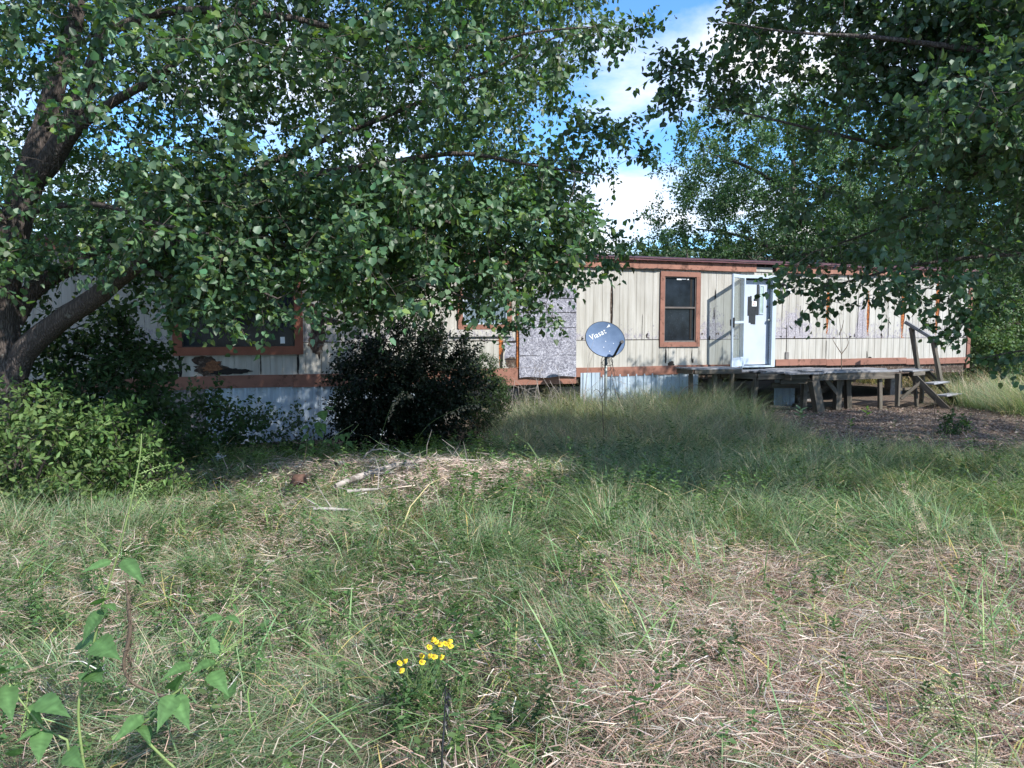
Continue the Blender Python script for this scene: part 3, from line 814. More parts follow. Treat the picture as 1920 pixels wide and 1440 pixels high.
# top front corner in world
tp = np.array((9.10, 17.20)); wv = np.array((.8, .6)); sv = np.array((.6, -.8))
rel = tp - np.array((0, 15.397)); lu = rel @ EU[:2]; lv = rel @ EV[:2]
ST.location = (lu, -lv, 0); ST.rotation_euler = (0, 0, math.atan2(wv[1], wv[0]) - HA)
GS = -.13
def SB(p, q, w, h, name, mat=M_timber, up=(0, 0, 1)):
    """x along treads, y forward down the flight"""
    P = Vector((p[0], -p[1], p[2])); Q = Vector((q[0], -q[1], q[2])); d_ = Q - P
    mb = MB(); mb.box((0, -w / 2, -h / 2), (d_.length, w / 2, h / 2), .003)
    o = mb.build(name, mat, ST, bevel=.004); o.location = P; o.rotation_mode = 'QUATERNION'
    zx = d_.normalized(); s_ = Vector(up).cross(zx).normalized(); o.rotation_quaternion = Matrix((zx, s_, zx.cross(s_))).transposed().to_quaternion()
    return o
SWd = .74
SB((.0, -.06, .60), (.0, .80, GS - .08), .04, .13, 'stringer'); SB((SWd, -.06, .60), (SWd, .80, GS - .08), .04, .13, 'stringer')
SB((-.22, -.30, .63), (SWd + .06, -.30, .64), .26, .035, 'tread', M_deck); SB((-.22, -.02, .63), (SWd + .05, -.02, .63), .24, .035, 'tread', M_deck)
SB((-.2, .10, .575), (.35, .10, .575), .03, .09, 'tread_support')
SB((.02, .34, .36), (SWd + .05, .34, .37), .25, .035, 'tread', M_deck); SB((.02, .62, .11), (SWd + .06, .62, .12), .25, .035, 'tread', M_deck)
SB((.03, .10, GS - .05), (.03, .02, .52), .08, .06, 'support_post', up=(0, 1, 0)); SB((SWd - .05, -.1, GS - .05), (SWd - .05, -.1, .60), .09, .07, 'support_post', up=(0, 1, 0))
SB((-.35, -.15, GS - .03), (-.35, -.15, .58), .09, .08, 'support_post', up=(0, 1, 0))
SB((-.33, -.2, .20), (.4, -.2, .20), .04, .05, 'support_rail'); SB((-.3, -.1, 0), (.03, .2, .42), .04, .07, 'support_rail')
# leaning handrail on the far stringer
SB((SWd + .02, -.22, .50), (SWd - .22, -.32, 1.62), .12, .075, 'rail_post', M_post if False else M_timber, up=(0, 1, 0)); SB((SWd + .04, .28, .32), (SWd - .14, .14, 1.31), .12, .075, 'rail_post', up=(0, 1, 0))
SB((SWd - .26, -.44, 1.74), (SWd - .10, .30, 1.25), .15, .075, 'handrail', M_deck, up=(0, 0, 1))
SB((SWd - .19, -.30, 1.66), (SWd - .18, -.30, 1.40), .10, .06, 'rail_block', up=(0, 1, 0)); SB((SWd - .10, .16, 1.32), (SWd - .08, .18, 1.10), .10, .06, 'rail_block', up=(0, 1, 0))

# ================================================================== satellite dish
dc = at(1135, 636, 14.75)
dishroot = empty('satellite_dish', (dc[0] + .03, dc[1] + .12, gz(dc[0], dc[1])), 'blue grey satellite dish on a pole in tall grass before the wall', 'satellite dish')
off = Vector((dc[0], dc[1], dc[2])) - dishroot.location
N = Vector((.16, -.93, .24)).normalized()            # where the bowl looks
Xd = Vector((1, .17, 0)); Xd = (Xd - N * Xd.dot(N)).normalized(); Yd = N.cross(Xd).normalized()
if Yd.z < 0: Yd = -Yd
RX, RY = .395, .345
tilt = R(-18)
def dishp(a, r, back=0):
    x0 = RX * r * math.cos(a); y0 = RY * r * math.sin(a)
    x = x0 * math.cos(tilt) - y0 * math.sin(tilt); y = x0 * math.sin(tilt) + y0 * math.cos(tilt)
    return off + Xd * x + Yd * y + N * (.055 * r * r - .055 - back)
def dish_surf(x, y, lift):
    c, s = math.cos(-tilt), math.sin(-tilt); xr = x * c - y * s; yr = x * s + y * c
    r2 = (xr / RX) ** 2 + (yr / RY) ** 2
    return off + Xd * x + Yd * y + N * (.055 * r2 - .055 + lift)
V = [dishp(0, 0)]; F = []; na = 56; rs = (.25, .5, .75, .95, 1.0)
for r_ in rs:
    for i in range(na): V.append(dishp(2 * math.pi * i / na, r_))
for i in range(na): F.append((0, 1 + i, 1 + (i + 1) % na))
for k in range(4):
    for i in range(na):
        a = 1 + k * na + i; b2 = 1 + k * na + (i + 1) % na; F.append((a, a + na, b2 + na, b2))
bowl = MB().add(V, F).build('bowl', M_dish, dishroot, True)
V = []; F = []
for r_, bk in ((1.0, -.004), (1.02, .0), (1.02, .022), (.97, .026), (.5, .03), (.0, .03)):
    for i in range(na): V.append(dishp(2 * math.pi * i / na, r_, bk))
for k in range(5):
    for i in range(na):
        a = k * na + i; b2 = k * na + (i + 1) % na; F.append((a, b2, b2 + na, a + na))
MB().add(V, F).build('rim', M_black, dishroot, True)
# lettering
cu = bpy.data.curves.new('lettering', 'FONT'); cu.body = 'Viasat'; cu.size = .150; cu.align_x = 'CENTER'; cu.align_y = 'CENTER'; cu.offset = .0004; cu.space_character = 1.08; cu.resolution_u = 4
to = bpy.data.objects.new('tmp', cu); COL.objects.link(to)
bpy.context.view_layer.update()
me = bpy.data.meshes.new_from_object(to.evaluated_get(bpy.context.evaluated_depsgraph_get()))
bpy.data.objects.remove(to)
ta = R(25)
def put(x, y, lift=.007):
    return dish_surf(x * math.cos(ta) - y * math.sin(ta) - .135, x * math.sin(ta) + y * math.cos(ta) + .10, lift)
for vtx in me.vertices: vtx.co = put(vtx.co.x * .92, vtx.co.y)
me.name = 'lettering'; me.materials.clear(); me.materials.append(M_letters)
lo = bpy.data.objects.new('lettering', me); COL.objects.link(lo); lo.parent = dishroot
m = MB()
for x, hh in ((.232, .010), (.248, .018), (.266, .030), (.288, .040)):
    m.add([put(x - .009, .045 - hh * .3), put(x + .009, .045 - hh * .3 + .004), put(x + .006, .045 + hh), put(x - .012, .045 + hh - .006)], [(0, 1, 2, 3)])
m.build('logo_mark', M_letters, dishroot)
m = MB()
for x, y in ((.02, -.03), (-.03, -.15), (.08, -.235), (.17, -.075)):
    c0 = dish_surf(x, y, .004); m.add([c0 + Xd * .008 * math.cos(t) + Yd * .008 * math.sin(t) for t in np.linspace(0, 6.28, 7)[:-1]], [tuple(range(6))])
m.build('bolt', M_letters, dishroot)
base = dish_surf(.15, -.33, -.02)
tip = base + N * .30 + Yd * .20 + Xd * .075
m = MB(); m.tube([base - N * .05, base + N * .05, tip], [.026, .024, .022], 8); m.build('feed_arm', M_black, dishroot)
m = MB(); m.tube([tip - N * .02, tip + N * .06], .034, 10); m.build('feed_horn', M_black, dishroot)
m = MB(); m.tube([(0.0, 0, -.25), (0, 0, .6), (0, 0, off.z - .30)], .030, 12); m.build('pole', M_pole, dishroot, True)
m = MB(); m.tube([(0, 0, off.z - .34), (0, 0, off.z - .16)], .042, 10); m.beam((0, 0, off.z - .22), off - N * .17, .12, .10); m.beam((0, -.02, off.z - .30), base - N * .03, .05, .05); m.build('bracket', M_black, dishroot)
m = MB()
for k, (cx, cz, rx, rz) in enumerate(((.02, off.z - .50, .10, .13), (.05, off.z - .44, .08, .08), (-.03, off.z - .42, .07, .09))):
    m.tube([(cx + rx * math.cos(t), -.05 - .01 * k, cz + rz * math.sin(t)) for t in np.linspace(0, 6.28, 20)], .005, 5)
m.tube([(.10, -.05, off.z - .36), (.15, -.03, off.z - .6), (.22, 0, off.z - .95), (.27, .02, off.z - 1.25)], .005, 5)
m.tube([(.06, -.05, off.z - .4), (.11, -.03, off.z - .7), (.20, 0, off.z - 1.1)], .005, 5)
m.tube([(-.10, -.05, off.z - .45), (-.09, 0, off.z - .62)], .006, 5)
m.build('cable', M_black, dishroot)

# ================================================================== leaves and trees
# leaf templates: (s along the leaf, t across, h lift), faces
PEAR = (np.array([(0, 0, 0), (.05, -.36, .10), (.52, -.44, .13), (1, 0, -.05), (.52, .44, .13), (.05, .36, .10)]),
        [np.array([(0, 1, 2, 3), (0, 3, 4, 5)])])
LANCE = (np.array([(0, 0, 0), (.35, -.24, .05), (.7, -.17, .03), (1, 0, -.10), (.7, .17, .03), (.35, .24, .05), (.5, 0, 0)]),
         [np.array([(0, 1, 2, 6), (0, 6, 4, 5)]), np.array([(6, 2, 3), (6, 3, 4)])])
DIAM = (np.array([(0, 0, 0), (.5, -.36, .07), (1, 0, -.04), (.5, .36, .07)]), [np.array([(0, 1, 2), (0, 2, 3)])])
OVAL = (np.array([(0, 0, 0), (.45, -.30, .05), (1, 0, -.03), (.45, .30, .05)]), [np.array([(0, 1, 2), (0, 2, 3)])])

def leaf_frames(D, Nn):
    D = norm(D); Nn = norm(Nn - (Nn * D).sum(-1, keepdims=True) * D); T = np.cross(Nn, D)
    return D, T, Nn
def leaf_arrays(P, D, Nn, L, tpl):
    D, T, Nn = leaf_frames(D, Nn)
    v, fs = tpl; k = len(v)
    L = np.asarray(L)[:, None, None]
    wf = rng.uniform(.7, 1.15, (len(P), 1, 1)); cf = rng.uniform(-.4, 2.0, (len(P), 1, 1)); sk = rng.normal(size=(len(P), 1, 1)) * .16
    s1 = v[None, :, 0, None]
    V = P[:, None] + L * (s1 * D[:, None] + (v[None, :, 1, None] * wf + sk * s1 * s1) * T[:, None] + (v[None, :, 2, None] * cf - .16 * cf * s1 * s1) * Nn[:, None])
    off = (np.arange(len(P)) * k)[:, None, None]
    return V.reshape(-1, 3), [(f[None] + off).reshape(-1, f.shape[1]) for f in fs], k

def in_poly(px, py, poly):
    px = np.asarray(px); py = np.asarray(py); c = np.zeros(px.shape, bool); n_ = len(poly); j = n_ - 1
    for i in range(n_):
        xi, yi = poly[i]; xj, yj = poly[j]
        hit = ((yi > py) != (yj > py)) & (px < (xj - xi) * (py - yi) / (yj - yi + 1e-9) + xi)
        c ^= hit; j = i
    return c

def grow(limbs, targets, step=.13, r_tip=.0028, r_k=.0045, wander=.10, bias=None):
    """connect every target point to the nearest wood, nearest first; returns twig polylines and their end directions"""
    nodes = np.concatenate([l[:, :3] for l in limbs]); rad = np.concatenate([l[:, 3] for l in limbs])
    T = np.array(targets)
    d = np.sqrt(((T[:, None] - nodes[None, ::2]) ** 2).sum(-1)).min(1)
    order = np.argsort(d)
    cap = len(nodes) + len(T) * 14
    N_ = np.zeros((cap, 3)); Rr = np.zeros(cap); N_[:len(nodes)] = nodes; Rr[:len(nodes)] = rad; n_ = len(nodes)
    paths = []; ends = []
    for i in order:
        t = T[i]; dd = ((N_[:n_] - t) ** 2).sum(1)
        # prefer wood lying a little below or inward so shoots point outward
        j = int(dd.argmin()); a = N_[j]; L = math.sqrt(dd[j])
        if L < .05: continue
        k = max(2, int(L / step)); s = np.linspace(0, 1, k + 1)[:, None]
        side = rng.normal(size=3) * wander * L; sag = np.array((0, 0, .10 * L))
        pts = a + (t - a) * s + (side + sag) * (s * (1 - s) * 4) * .5 + rng.normal(size=(k + 1, 3)) * .012 * (s > 0) 
        r0 = min(Rr[j] * .7, r_tip + r_k * L + .001)
        rr = np.linspace(r0, r_tip, k + 1)
        paths.append((pts, rr)); ends.append((pts[-1], pts[-1] - pts[-2]))
        m = k
        if n_ + m < cap: N_[n_:n_ + m] = pts[1:]; Rr[n_:n_ + m] = rr[1:]; n_ += m
    return paths, ends

def shoots(ends, nsh, length, nleaf, spread=.9, droop=.15, petiole=.03):
    """leafy shoots at every twig end; returns leaf positions, directions, shoot polylines"""
    LP = []; LD = []; tubes = []; OUT = []
    for p, d in ends:
        d = d / (np.linalg.norm(d) + 1e-9)
        for q in range(nsh):
            dd = norm(d + rng.normal(size=3) * spread); L = length * rng.uniform(.6, 1.3)
            s = np.linspace(0, 1, 4)[:, None]
            pts = p + dd * L * s + np.array((0, 0, -droop * L)) * s * s
            tubes.append((p, dd * L, droop * L))
            k = nleaf; t = (np.arange(k) + rng.random(k)) / k
            P = p + dd * L * t[:, None] + np.array((0, 0, -droop * L)) * (t * t)[:, None]
            rd = norm(np.cross(np.tile(dd, (k, 1)), rng.normal(size=(k, 3))))
            LD_ = norm(rd + .45 * dd + rng.normal(size=(k, 3)) * .25)
            LP.append(P + LD_ * petiole); LD.append(LD_); OUT.append(np.tile(dd, (k, 1)))
    return np.concatenate(LP), np.concatenate(LD), np.concatenate(OUT), tubes

def ribbons(P0, Dv, Cv, w, side, segs=2, square=False):
    """thin blades: centre line P0 + D t + C t^2, width w at the foot, a point at the tip"""
    n_ = len(P0); ts = np.linspace(0, 1, segs + 1)
    rows = []
    for i, t in enumerate(ts[:-1]):
        c = P0 + Dv * t + Cv * t * t; hw = (w * (1 - .55 * t) / 2)[:, None]
        rows += [c - side * hw, c + side * hw]
    rows.append(P0 + Dv + Cv)
    V = np.stack(rows, 1); k = V.shape[1]; off = (np.arange(n_) * k)[:, None]
    quads = np.concatenate([off + np.array([[2 * i, 2 * i + 1, 2 * i + 3, 2 * i + 2]]) for i in range(segs - 1)]) if segs > 1 else np.zeros((0, 4), int)
    tris = off + np.array([[2 * segs - 2, 2 * segs - 1, 2 * segs]])
    return V.reshape(-1, 3), [quads, tris], k, ts

def shoot_stems(st, root, mat=None, w=.005):
    p = np.array([a for a, b_, c in st]); d_ = np.array([b_ for a, b_, c in st]); c_ = np.zeros_like(p); c_[:, 2] = [-c for a, b_, c in st]
    sd_ = norm(np.cross(d_, rng.normal(size=p.shape)))
    V, F, k, _ = ribbons(p - np.array(root.location), d_, c_, np.full(len(p), w), sd_, 2)
    obj_np('twigs', V, F, mat or M_twig, root, kind='stuff')

def colour(n_, base, var=.25, hue=.12, warm=None, pw=0.0):
    b_ = np.array(base)[None] * (1 + var * rng.normal(size=(n_, 1))).clip(.4, 1.9)
    b_ = b_ * (1 + hue * rng.normal(size=(n_, 3)) * np.array((1, .35, .8)))
    if warm is not None:
        m = rng.random(n_) < pw; b_[m] = np.array(warm) * (1 + .2 * rng.normal(size=(m.sum(), 1)))
    return b_.clip(.005, .9)

def make_leaf_meshes(tpl, mat, cols):
    out = []
    for c in cols:
        V, F = tpl[0], tpl[1]
        out.append(mesh_np('leaf', V, F, mat, np.tile(c, (len(V), 1)), smooth_=False))
    return out

def foliage_parts(root, P, D, Nn, L, tpl, mat, cols, n_single=290, min_px=6, name='foliage'):
    """the leaves that show largest become leaf objects, the rest one mesh"""
    loc = np.array(root.location)
    if n_single:
        x, y, z = project(P); size = 1423 * L / z
        ok = (x > 10) & (x < 1910) & (y > 5) & (y < 1430) & (z > 1)
        # keep only leaves that nothing of the same crown hides: nearest per small screen cell
        cell = (np.floor(x / 14).astype(int) * 1000 + np.floor(y / 14).astype(int)); order = np.lexsort((z, cell))
        first = np.ones(len(order), bool); first[1:] = cell[order][1:] != cell[order][:-1]
        front = np.zeros(len(P), bool); front[order[first]] = True
        sc_ = np.where(ok & front, size, 0); idx = np.argsort(-sc_)[:n_single]; idx = idx[sc_[idx] > min_px]
        mask = np.zeros(len(P), bool); mask[idx] = True
        meshes = make_leaf_meshes(tpl, mat, cols[idx[:8]] if len(idx) >= 8 else cols[:1])
        d_, t_, n_ = leaf_frames(D[mask], Nn[mask])
        for i in range(len(d_)):
            o = bpy.data.objects.new('leaf', meshes[i % len(meshes)]); COL.objects.link(o); o.parent = root
            p = P[mask][i] - loc; s_ = L[mask][i]
            M = Matrix(((d_[i][0] * s_, t_[i][0] * s_, n_[i][0] * s_, p[0]), (d_[i][1] * s_, t_[i][1] * s_, n_[i][1] * s_, p[1]),
                        (d_[i][2] * s_, t_[i][2] * s_, n_[i][2] * s_, p[2]), (0, 0, 0, 1)))
            o.matrix_basis = M
    else: mask = np.zeros(len(P), bool)
    r_ = ~mask
    x, y, z = project(P); out = r_ & ((y < -40) | (x < -60) | (x > 1980) | (z > 8.35)) & (len(tpl[0]) > 4); r_ = r_ & ~out
    V, F, k = leaf_arrays(P[r_] - loc, D[r_], Nn[r_], L[r_], tpl); cv = np.repeat(cols[r_], k, 0)
    if out.any():
        V2, F2, k2 = leaf_arrays(P[out] - loc, D[out], Nn[out], L[out] * 1.1, DIAM)
        F = F + [f + len(V) for f in F2]; V = np.concatenate([V, V2]); cv = np.concatenate([cv, np.repeat(cols[out], k2, 0)])
    return obj_np(name, V, F, mat, root, cv, kind='stuff')

def limb_obj(root, pts, name, mat=M_bark, n_=10, wob=.12):
    V, F = tube_arrays(pts[:, :3] - np.array(root.location), pts[:, 3], n_, wob)
    return obj_np(name, V, [F], mat, root, smooth_=True)

# ---------------------------------------------------------------- left pear tree
def L3(rows): return spline([(*at(px, py, d_), r_) for px, py, d_, r_ in rows])
tb = at(18, 700, 8.0); tb = (tb[0], 8.0, gz(tb[0], 8.0))
pear = empty('pear_tree', tb, 'large pear tree at the left edge with dark forked trunk and glossy green leaves', 'tree')
trunk = spline([(tb[0] - .02, 8.0, tb[2] - .1, .26), (*at(10, 780, 8.0), .21), (*at(4, 680, 8.0), .19), (*at(0, 590, 8.0), .175), (*at(14, 480, 8.0), .16), (*at(34, 400, 8.05), .145),
                (*at(62, 320, 8.1), .145), (*at(85, 240, 8.15), .12), (*at(104, 160, 8.2), .10), (*at(135, 70, 8.3), .08), (*at(150, -40, 8.4), .07), (*at(165, -260, 8.5), .05), (*at(180, -500, 8.5), .02)])
limbs_rows = [
    [(70, 330, 8.08, .12), (105, 285, 8.0, .11), (150, 190, 7.9, .085), (195, 60, 7.8, .065), (235, -60, 7.7, .05), (300, -260, 7.6, .03), (360, -420, 7.5, .012)],
    [(110, 290, 8.0, .07), (150, 235, 7.8, .06), (215, 190, 7.5, .045), (300, 140, 7.2, .035), (400, 60, 7.0, .025), (520, -20, 6.9, .015)],
    [(28, 700, 8.0, .14), (45, 660, 7.95, .125), (110, 603, 7.8, .105), (175, 560, 7.6, .098), (215, 528, 7.45, .09), (250, 500, 7.35, .08), (330, 455, 7.2, .055), (450, 430, 7.3, .042), (600, 415, 7.6, .034), (780, 395, 8.0, .026), (930, 392, 8.3, .018), (1040, 415, 8.4, .011), (1120, 450, 8.4, .006)],
    [(20, 600, 8.1, .13), (55, 550, 8.2, .10), (110, 512, 8.3, .09), (165, 488, 8.4, .08), (240, 440, 8.5, .06), (380, 370, 8.6, .045), (540, 290, 8.7, .035), (720, 220, 8.6, .025), (900, 140, 8.5, .016), (1060, 60, 8.4, .008)],
    [(45, 395, 8.05, .06), (80, 392, 7.8, .035), (135, 383, 7.5, .028), (205, 388, 7.1, .022), (300, 420, 6.6, .015), (400, 440, 6.3, .008)],
    [(160, 480, 8.4, .05), (330, 400, 8.0, .045), (520, 340, 7.7, .038), (700, 310, 7.6, .030), (860, 288, 7.6, .022), (1000, 310, 7.5, .014), (1130, 330, 7.5, .006)],
    [(195, 60, 7.8, .05), (330, 20, 7.8, .04), (520, 30, 7.7, .034), (700, 70, 7.6, .028), (850, 90, 7.5, .02), (1005, 60, 7.4, .012), (1120, 50, 7.4, .005)],
    [(250, 500, 7.35, .03), (330, 520, 7.0, .022), (430, 525, 6.7, .016), (520, 560, 6.5, .008)],
    [(450, 430, 7.0, .03), (600, 480, 7.4, .02), (760, 520, 7.7, .014), (880, 560, 7.8, .007)],
    [(130, 240, 8.2, .06), (160, 150, 8.7, .05), (200, 20, 9.2, .04), (260, -160, 9.6, .02)],
    [(30, 430, 8.0, .06), (-60, 360, 7.6, .045), (-200, 300, 7.3, .03), (-420, 260, 7.1, .015)],
    [(235, -60, 7.7, .04), (420, -160, 7.5, .03), (650, -200, 7.4, .02), (850, -180, 7.4, .01)],
    [(780, 395, 8.0, .02), (900, 440, 8.2, .014), (1010, 500, 8.3, .007)],
]
limbs = [trunk] + [L3(r_) for r_ in limbs_rows]
limb_obj(pear, trunk, 'trunk', n_=18)
for l_ in limbs[1:]: limb_obj(pear, l_, 'limb', n_=10)
LPOLY = [(-700, -900), (900, -900), (1060, -300), (1135, -60), (1130, 0), (1100, 25), (1200, 45), (1195, 70), (1120, 100), (1085, 130), (1100, 180), (1110, 235), (1180, 240), (1190, 290), (1165, 320), (1150, 350), (1120, 385), (1150, 425), (1155, 470),
         (1085, 500), (1062, 530), (1030, 600), (985, 610), (965, 560), (900, 590), (890, 610), (865, 570), (850, 560), (780, 585), (690, 590), (660, 570), (600, 560), (560, 520), (545, 575), (500, 560), (440, 575), (330, 580), (300, 545), (250, 545), (225, 520), (120, 505), (30, 515), (0, 545), (-300, 560), (-700, 500)]
def sample_crown(n_, box, poly, keep=None, hole=None, inset=28):
    out = []
    while len(out) < n_:
        m = 4000
        P = np.stack([rng.uniform(*box[0], m), rng.uniform(*box[1], m), rng.uniform(*box[2], m)], -1)
        x, y, z = project(P)
        ok = in_poly(x, y, poly)
        if inset: ok &= (in_poly(x + inset, y, poly) | (x > 1880)) & (in_poly(x - inset, y, poly) | (x < 40)) & in_poly(x, y + inset * .45, poly)
        if keep is not None: ok &= keep(P)
        if hole is not None: ok &= ~hole(P, x, y)
        out += list(P[ok])
    return np.array(out[:n_])
def keepL(P):
    # rounded crown: a dome round the trunk, thinner away from it
    dx = (P[:, 0] + 3.0) / 5.2; dy = (P[:, 1] - 8.3) / 2.9; dz_ = (P[:, 2] - 4.3) / 4.5
    r_ = dx * dx + dy * dy + dz_ * dz_
    return (r_ < 1) & (rng.random(len(P)) < .35 + .65 * r_) & ~(sunny(P) & (rng.random(len(P)) < .93)) & ~lit_wall(P)
def holeL(P, x, y):
    # open pockets where the sky shows
    nn = vnoise(x, y, 1 / 75., 4)
    return ((nn > .78) & (rng.random(len(P)) < .6)) | ((x < 250) & (x > -20) & (y > 60) & (y < 470) & (P[:, 1] < 8.0) & (rng.random(len(P)) < .8))
def lands(P):
    k = P[:, 2] + .2
    return P[:, 0] - .781 * k, P[:, 1] + .724 * k
def sunny(P):
    """points whose shadow would fall on the sunlit hay patch and its surroundings"""
    sx_, sy_ = lands(P)
    return (((sx_ + 1.3) / 1.9) ** 2 + ((sy_ - 8.7) / 1.25) ** 2 < 1 + .5 * (vnoise(sx_, sy_, 2.2, 90) - .5))
def wall_hit(P):
    v_ = (P - np.array((0, 15.397, 0))) @ EV; H = P - np.array((.82, -.76, 1.05)) * v_[:, None]
    return (H - np.array((0, 15.397, 0))) @ EU, H[:, 2]
def lit_wall(P):
    """points that would throw shade on the sunlit right part of the wall"""
    u_, z_ = wall_hit(P)
    return (u_ > -1.3) & (z_ > .75) & (z_ < 3.2) & (rng.random(len(P)) < .97)
TL = sample_crown(3300, ((-8.5, 2.2), (5.4, 11.4), (1.5, 9)), LPOLY, keepL, holeL)
# the upper, rear part of the crown (its shade covers the left half of the wall)
hi = []
while len(hi) < 950:
    m = 3000; uu = rng.uniform(-9.2, -1.3, m); zz_ = rng.uniform(.3, 3, m); kk = rng.uniform(3.2, 7, m)
    P = np.array((0, 15.397, 0)) + EU * uu[:, None] + np.array((0, 0, 1.)) * zz_[:, None] + np.array((.82, -.76, 1.05)) * kk[:, None]
    e = ((P[:, 0] + 2.6) / 5.4) ** 2 + ((P[:, 1] - 8.8) / 3.2) ** 2 + ((P[:, 2] - 5.4) / 4.2) ** 2; x, y, z = project(P)
    hi += list(P[(e < 1) & in_poly(x, y, LPOLY) & ~sunny(P)])
LOWP = [(230, 330), (1120, 330), (1120, 480), (1040, 560), (880, 575), (700, 590), (640, 555), (560, 520), (540, 570), (440, 570), (330, 575), (290, 540), (215, 470)]
TL = np.concatenate([TL, np.array(hi[:950]), sample_crown(750, ((-5.2, 1.2), (6.4, 9.4), (1.5, 4)), LOWP, lambda P: ~lit_wall(P) & ~(sunny(P) & (rng.random(len(P)) < .8)))])
# leaves hanging along the lower rim
rim = [(300, 560, 6.7), (350, 575, 6.7), (400, 580, 6.6), (450, 590, 6.6), (500, 585, 6.6), (540, 590, 6.6), (555, 560, 6.6), (420, 560, 6.6), (480, 560, 6.6), (720, 585, 7.4), (760, 590, 7.4), (820, 580, 7.4), (930, 590, 7.3), (600, 560, 6.9), (150, 440, 7.2), (200, 450, 7.1), (100, 450, 7.3), (220, 500, 7.0), (130, 500, 8.2), (190, 520, 8.2), (80, 520, 8.3), (230, 560, 8.2), (60, 480, 8.4), (1060, 520, 7.0), (1020, 570, 7.0), (985, 590, 7.1), (900, 575, 7.3), (855, 545, 7.4), (780, 570, 7.5), (700, 560, 7.4), (640, 530, 7.2), (520, 545, 6.6), (470, 520, 6.5), (550, 500, 6.5), (430, 500, 6.4), (380, 520, 6.5), (340, 560, 6.7),
       (1150, 260, 7.5), (1180, 270, 7.5), (1190, 290, 7.5), (1120, 60, 7.4), (1160, 55, 7.4), (1185, 50, 7.4), (1195, 48, 7.4), (1150, 450, 7.0), (1140, 480, 7.0), (1100, 490, 7.0), (1040, 470, 7.0), (690, 590, 7.4), (665, 600, 7.4)]
TL = np.concatenate([TL, np.array([at(a + rng.normal() * 10, b_ + rng.normal() * 8, c + (1.1 if a > 650 else 0)) for a, b_, c in rim for _ in range(2)])])
paths, ends = grow(limbs, TL, wander=.12)
P, D, OUT, st = shoots(ends, 4, .30, 10)
def hang(D, droop=.55):
    D = D.copy(); D[:, 2] -= droop * rng.random(len(D)) * 1.3; return norm(D)
D = hang(D)
Nn = norm(np.array((.25, -.35, .8)) + rng.normal(size=P.shape) * .62)
L = rng.uniform(.042, .078, len(P))
cl = colour(len(P), (.088, .158, .078), .32, .10, (.17, .24, .07), .07)
clump = vnoise(P[:, 0] + P[:, 1] * .6, P[:, 2], 1.1, 7)[:, None]; cl = cl * (.8 + .45 * clump)
foliage_parts(pear, P, D, Nn, L, PEAR, M_leaf, cl)
V, F = many_tubes(paths, 4); obj_np('branches', V - np.array(pear.location), [F], M_twig, pear, smooth_=True, kind='stuff')
shoot_stems(st, pear)
print('left tree leaves', len(P))

# ---------------------------------------------------------------- right pear tree
rb = (6.9, 6.2, gz(6.9, 6.2))
pear2 = empty('pear_tree', rb, 'pear tree reaching in from the right edge with dark shaded leaves over the deck', 'tree')
trunk2 = spline([(6.9, 6.2, rb[2] - .1, .26), (6.92, 6.2, .8, .21), (6.95, 6.25, 1.7, .19), (6.9, 6.3, 2.6, .16), (6.8, 6.35, 3.6, .12), (6.7, 6.4, 4.8, .09), (6.7, 6.4, 6.2, .05), (6.7, 6.4, 7.4, .02)])
def A(px, py, d_, r_): return (*at(px, py, d_), r_)
rows2 = [
    [(6.93, 6.25, 1.9, .12), A(2150, 380, 6.6, .09), A(1990, 330, 6.9, .07), A(1860, 300, 7.1, .055), A(1700, 280, 7.3, .04), A(1560, 250, 7.4, .028), A(1430, 220, 7.5, .018), A(1330, 200, 7.5, .009)],
    [(6.9, 6.3, 2.7, .11), A(2100, 150, 6.4, .08), A(1960, 110, 6.4, .06), A(1800, 90, 6.5, .045), A(1640, 70, 6.6, .03), A(1480, 60, 6.7, .018), A(1350, 40, 6.8, .008)],
    [(6.93, 6.25, 1.7, .10), A(2120, 480, 7.0, .06), A(1980, 478, 7.3, .045), A(1850, 480, 7.5, .032), A(1700, 500, 7.7, .022), A(1580, 530, 7.8, .012), A(1500, 545, 7.8, .006)],
    [(6.93, 6.22, 1.5, .07), A(2080, 640, 6.8, .04), A(1990, 650, 7.0, .025), A(1900, 660, 7.2, .014), A(1840, 672, 7.3, .006)],
    [(6.8, 6.35, 3.7, .08), A(1980, -220, 7.0, .06), A(1800, -200, 7.2, .045), A(1600, -180, 7.3, .03), A(1450, -150, 7.3, .015)],
    [A(1860, 300, 7.1, .04), A(1750, 380, 7.6, .03), A(1620, 440, 8.0, .02), A(1500, 480, 8.2, .01)],
    [(6.95, 6.25, 2.2, .08), (7.8, 6.0, 2.9, .05), (8.8, 5.8, 3.3, .02)], [(6.9, 6.3, 2.8, .08), (6.7, 5.3, 3.6, .05), (6.5, 4.4, 4.2, .02)],
    [(6.9, 6.3, 2.5, .08), (7.4, 7.3, 3.3, .05), (7.9, 8.4, 3.9, .02)],
]
limbs2 = [trunk2] + [spline([(a, b_, c, r_ * .6) for a, b_, c, r_ in rw]) for rw in rows2]
limb_obj(pear2, trunk2, 'trunk', n_=16)
for l_ in limbs2[1:]: limb_obj(pear2, l_, 'limb', n_=8)
RPOLY = [(1340, -900), (1345, 0), (1325, 40), (1330, 85), (1250, 120), (1245, 140), (1255, 175), (1270, 215), (1300, 205), (1350, 235), (1400, 255), (1440, 270), (1440, 330), (1410, 370), (1430, 420), (1450, 480), (1490, 500), (1500, 545), (1550, 560), (1600, 550), (1650, 555),
         (1690, 560), (1740, 550), (1790, 585), (1815, 600), (1830, 560), (1850, 530), (1930, 520), (2300, 560), (2900, 500), (2900, -900)]
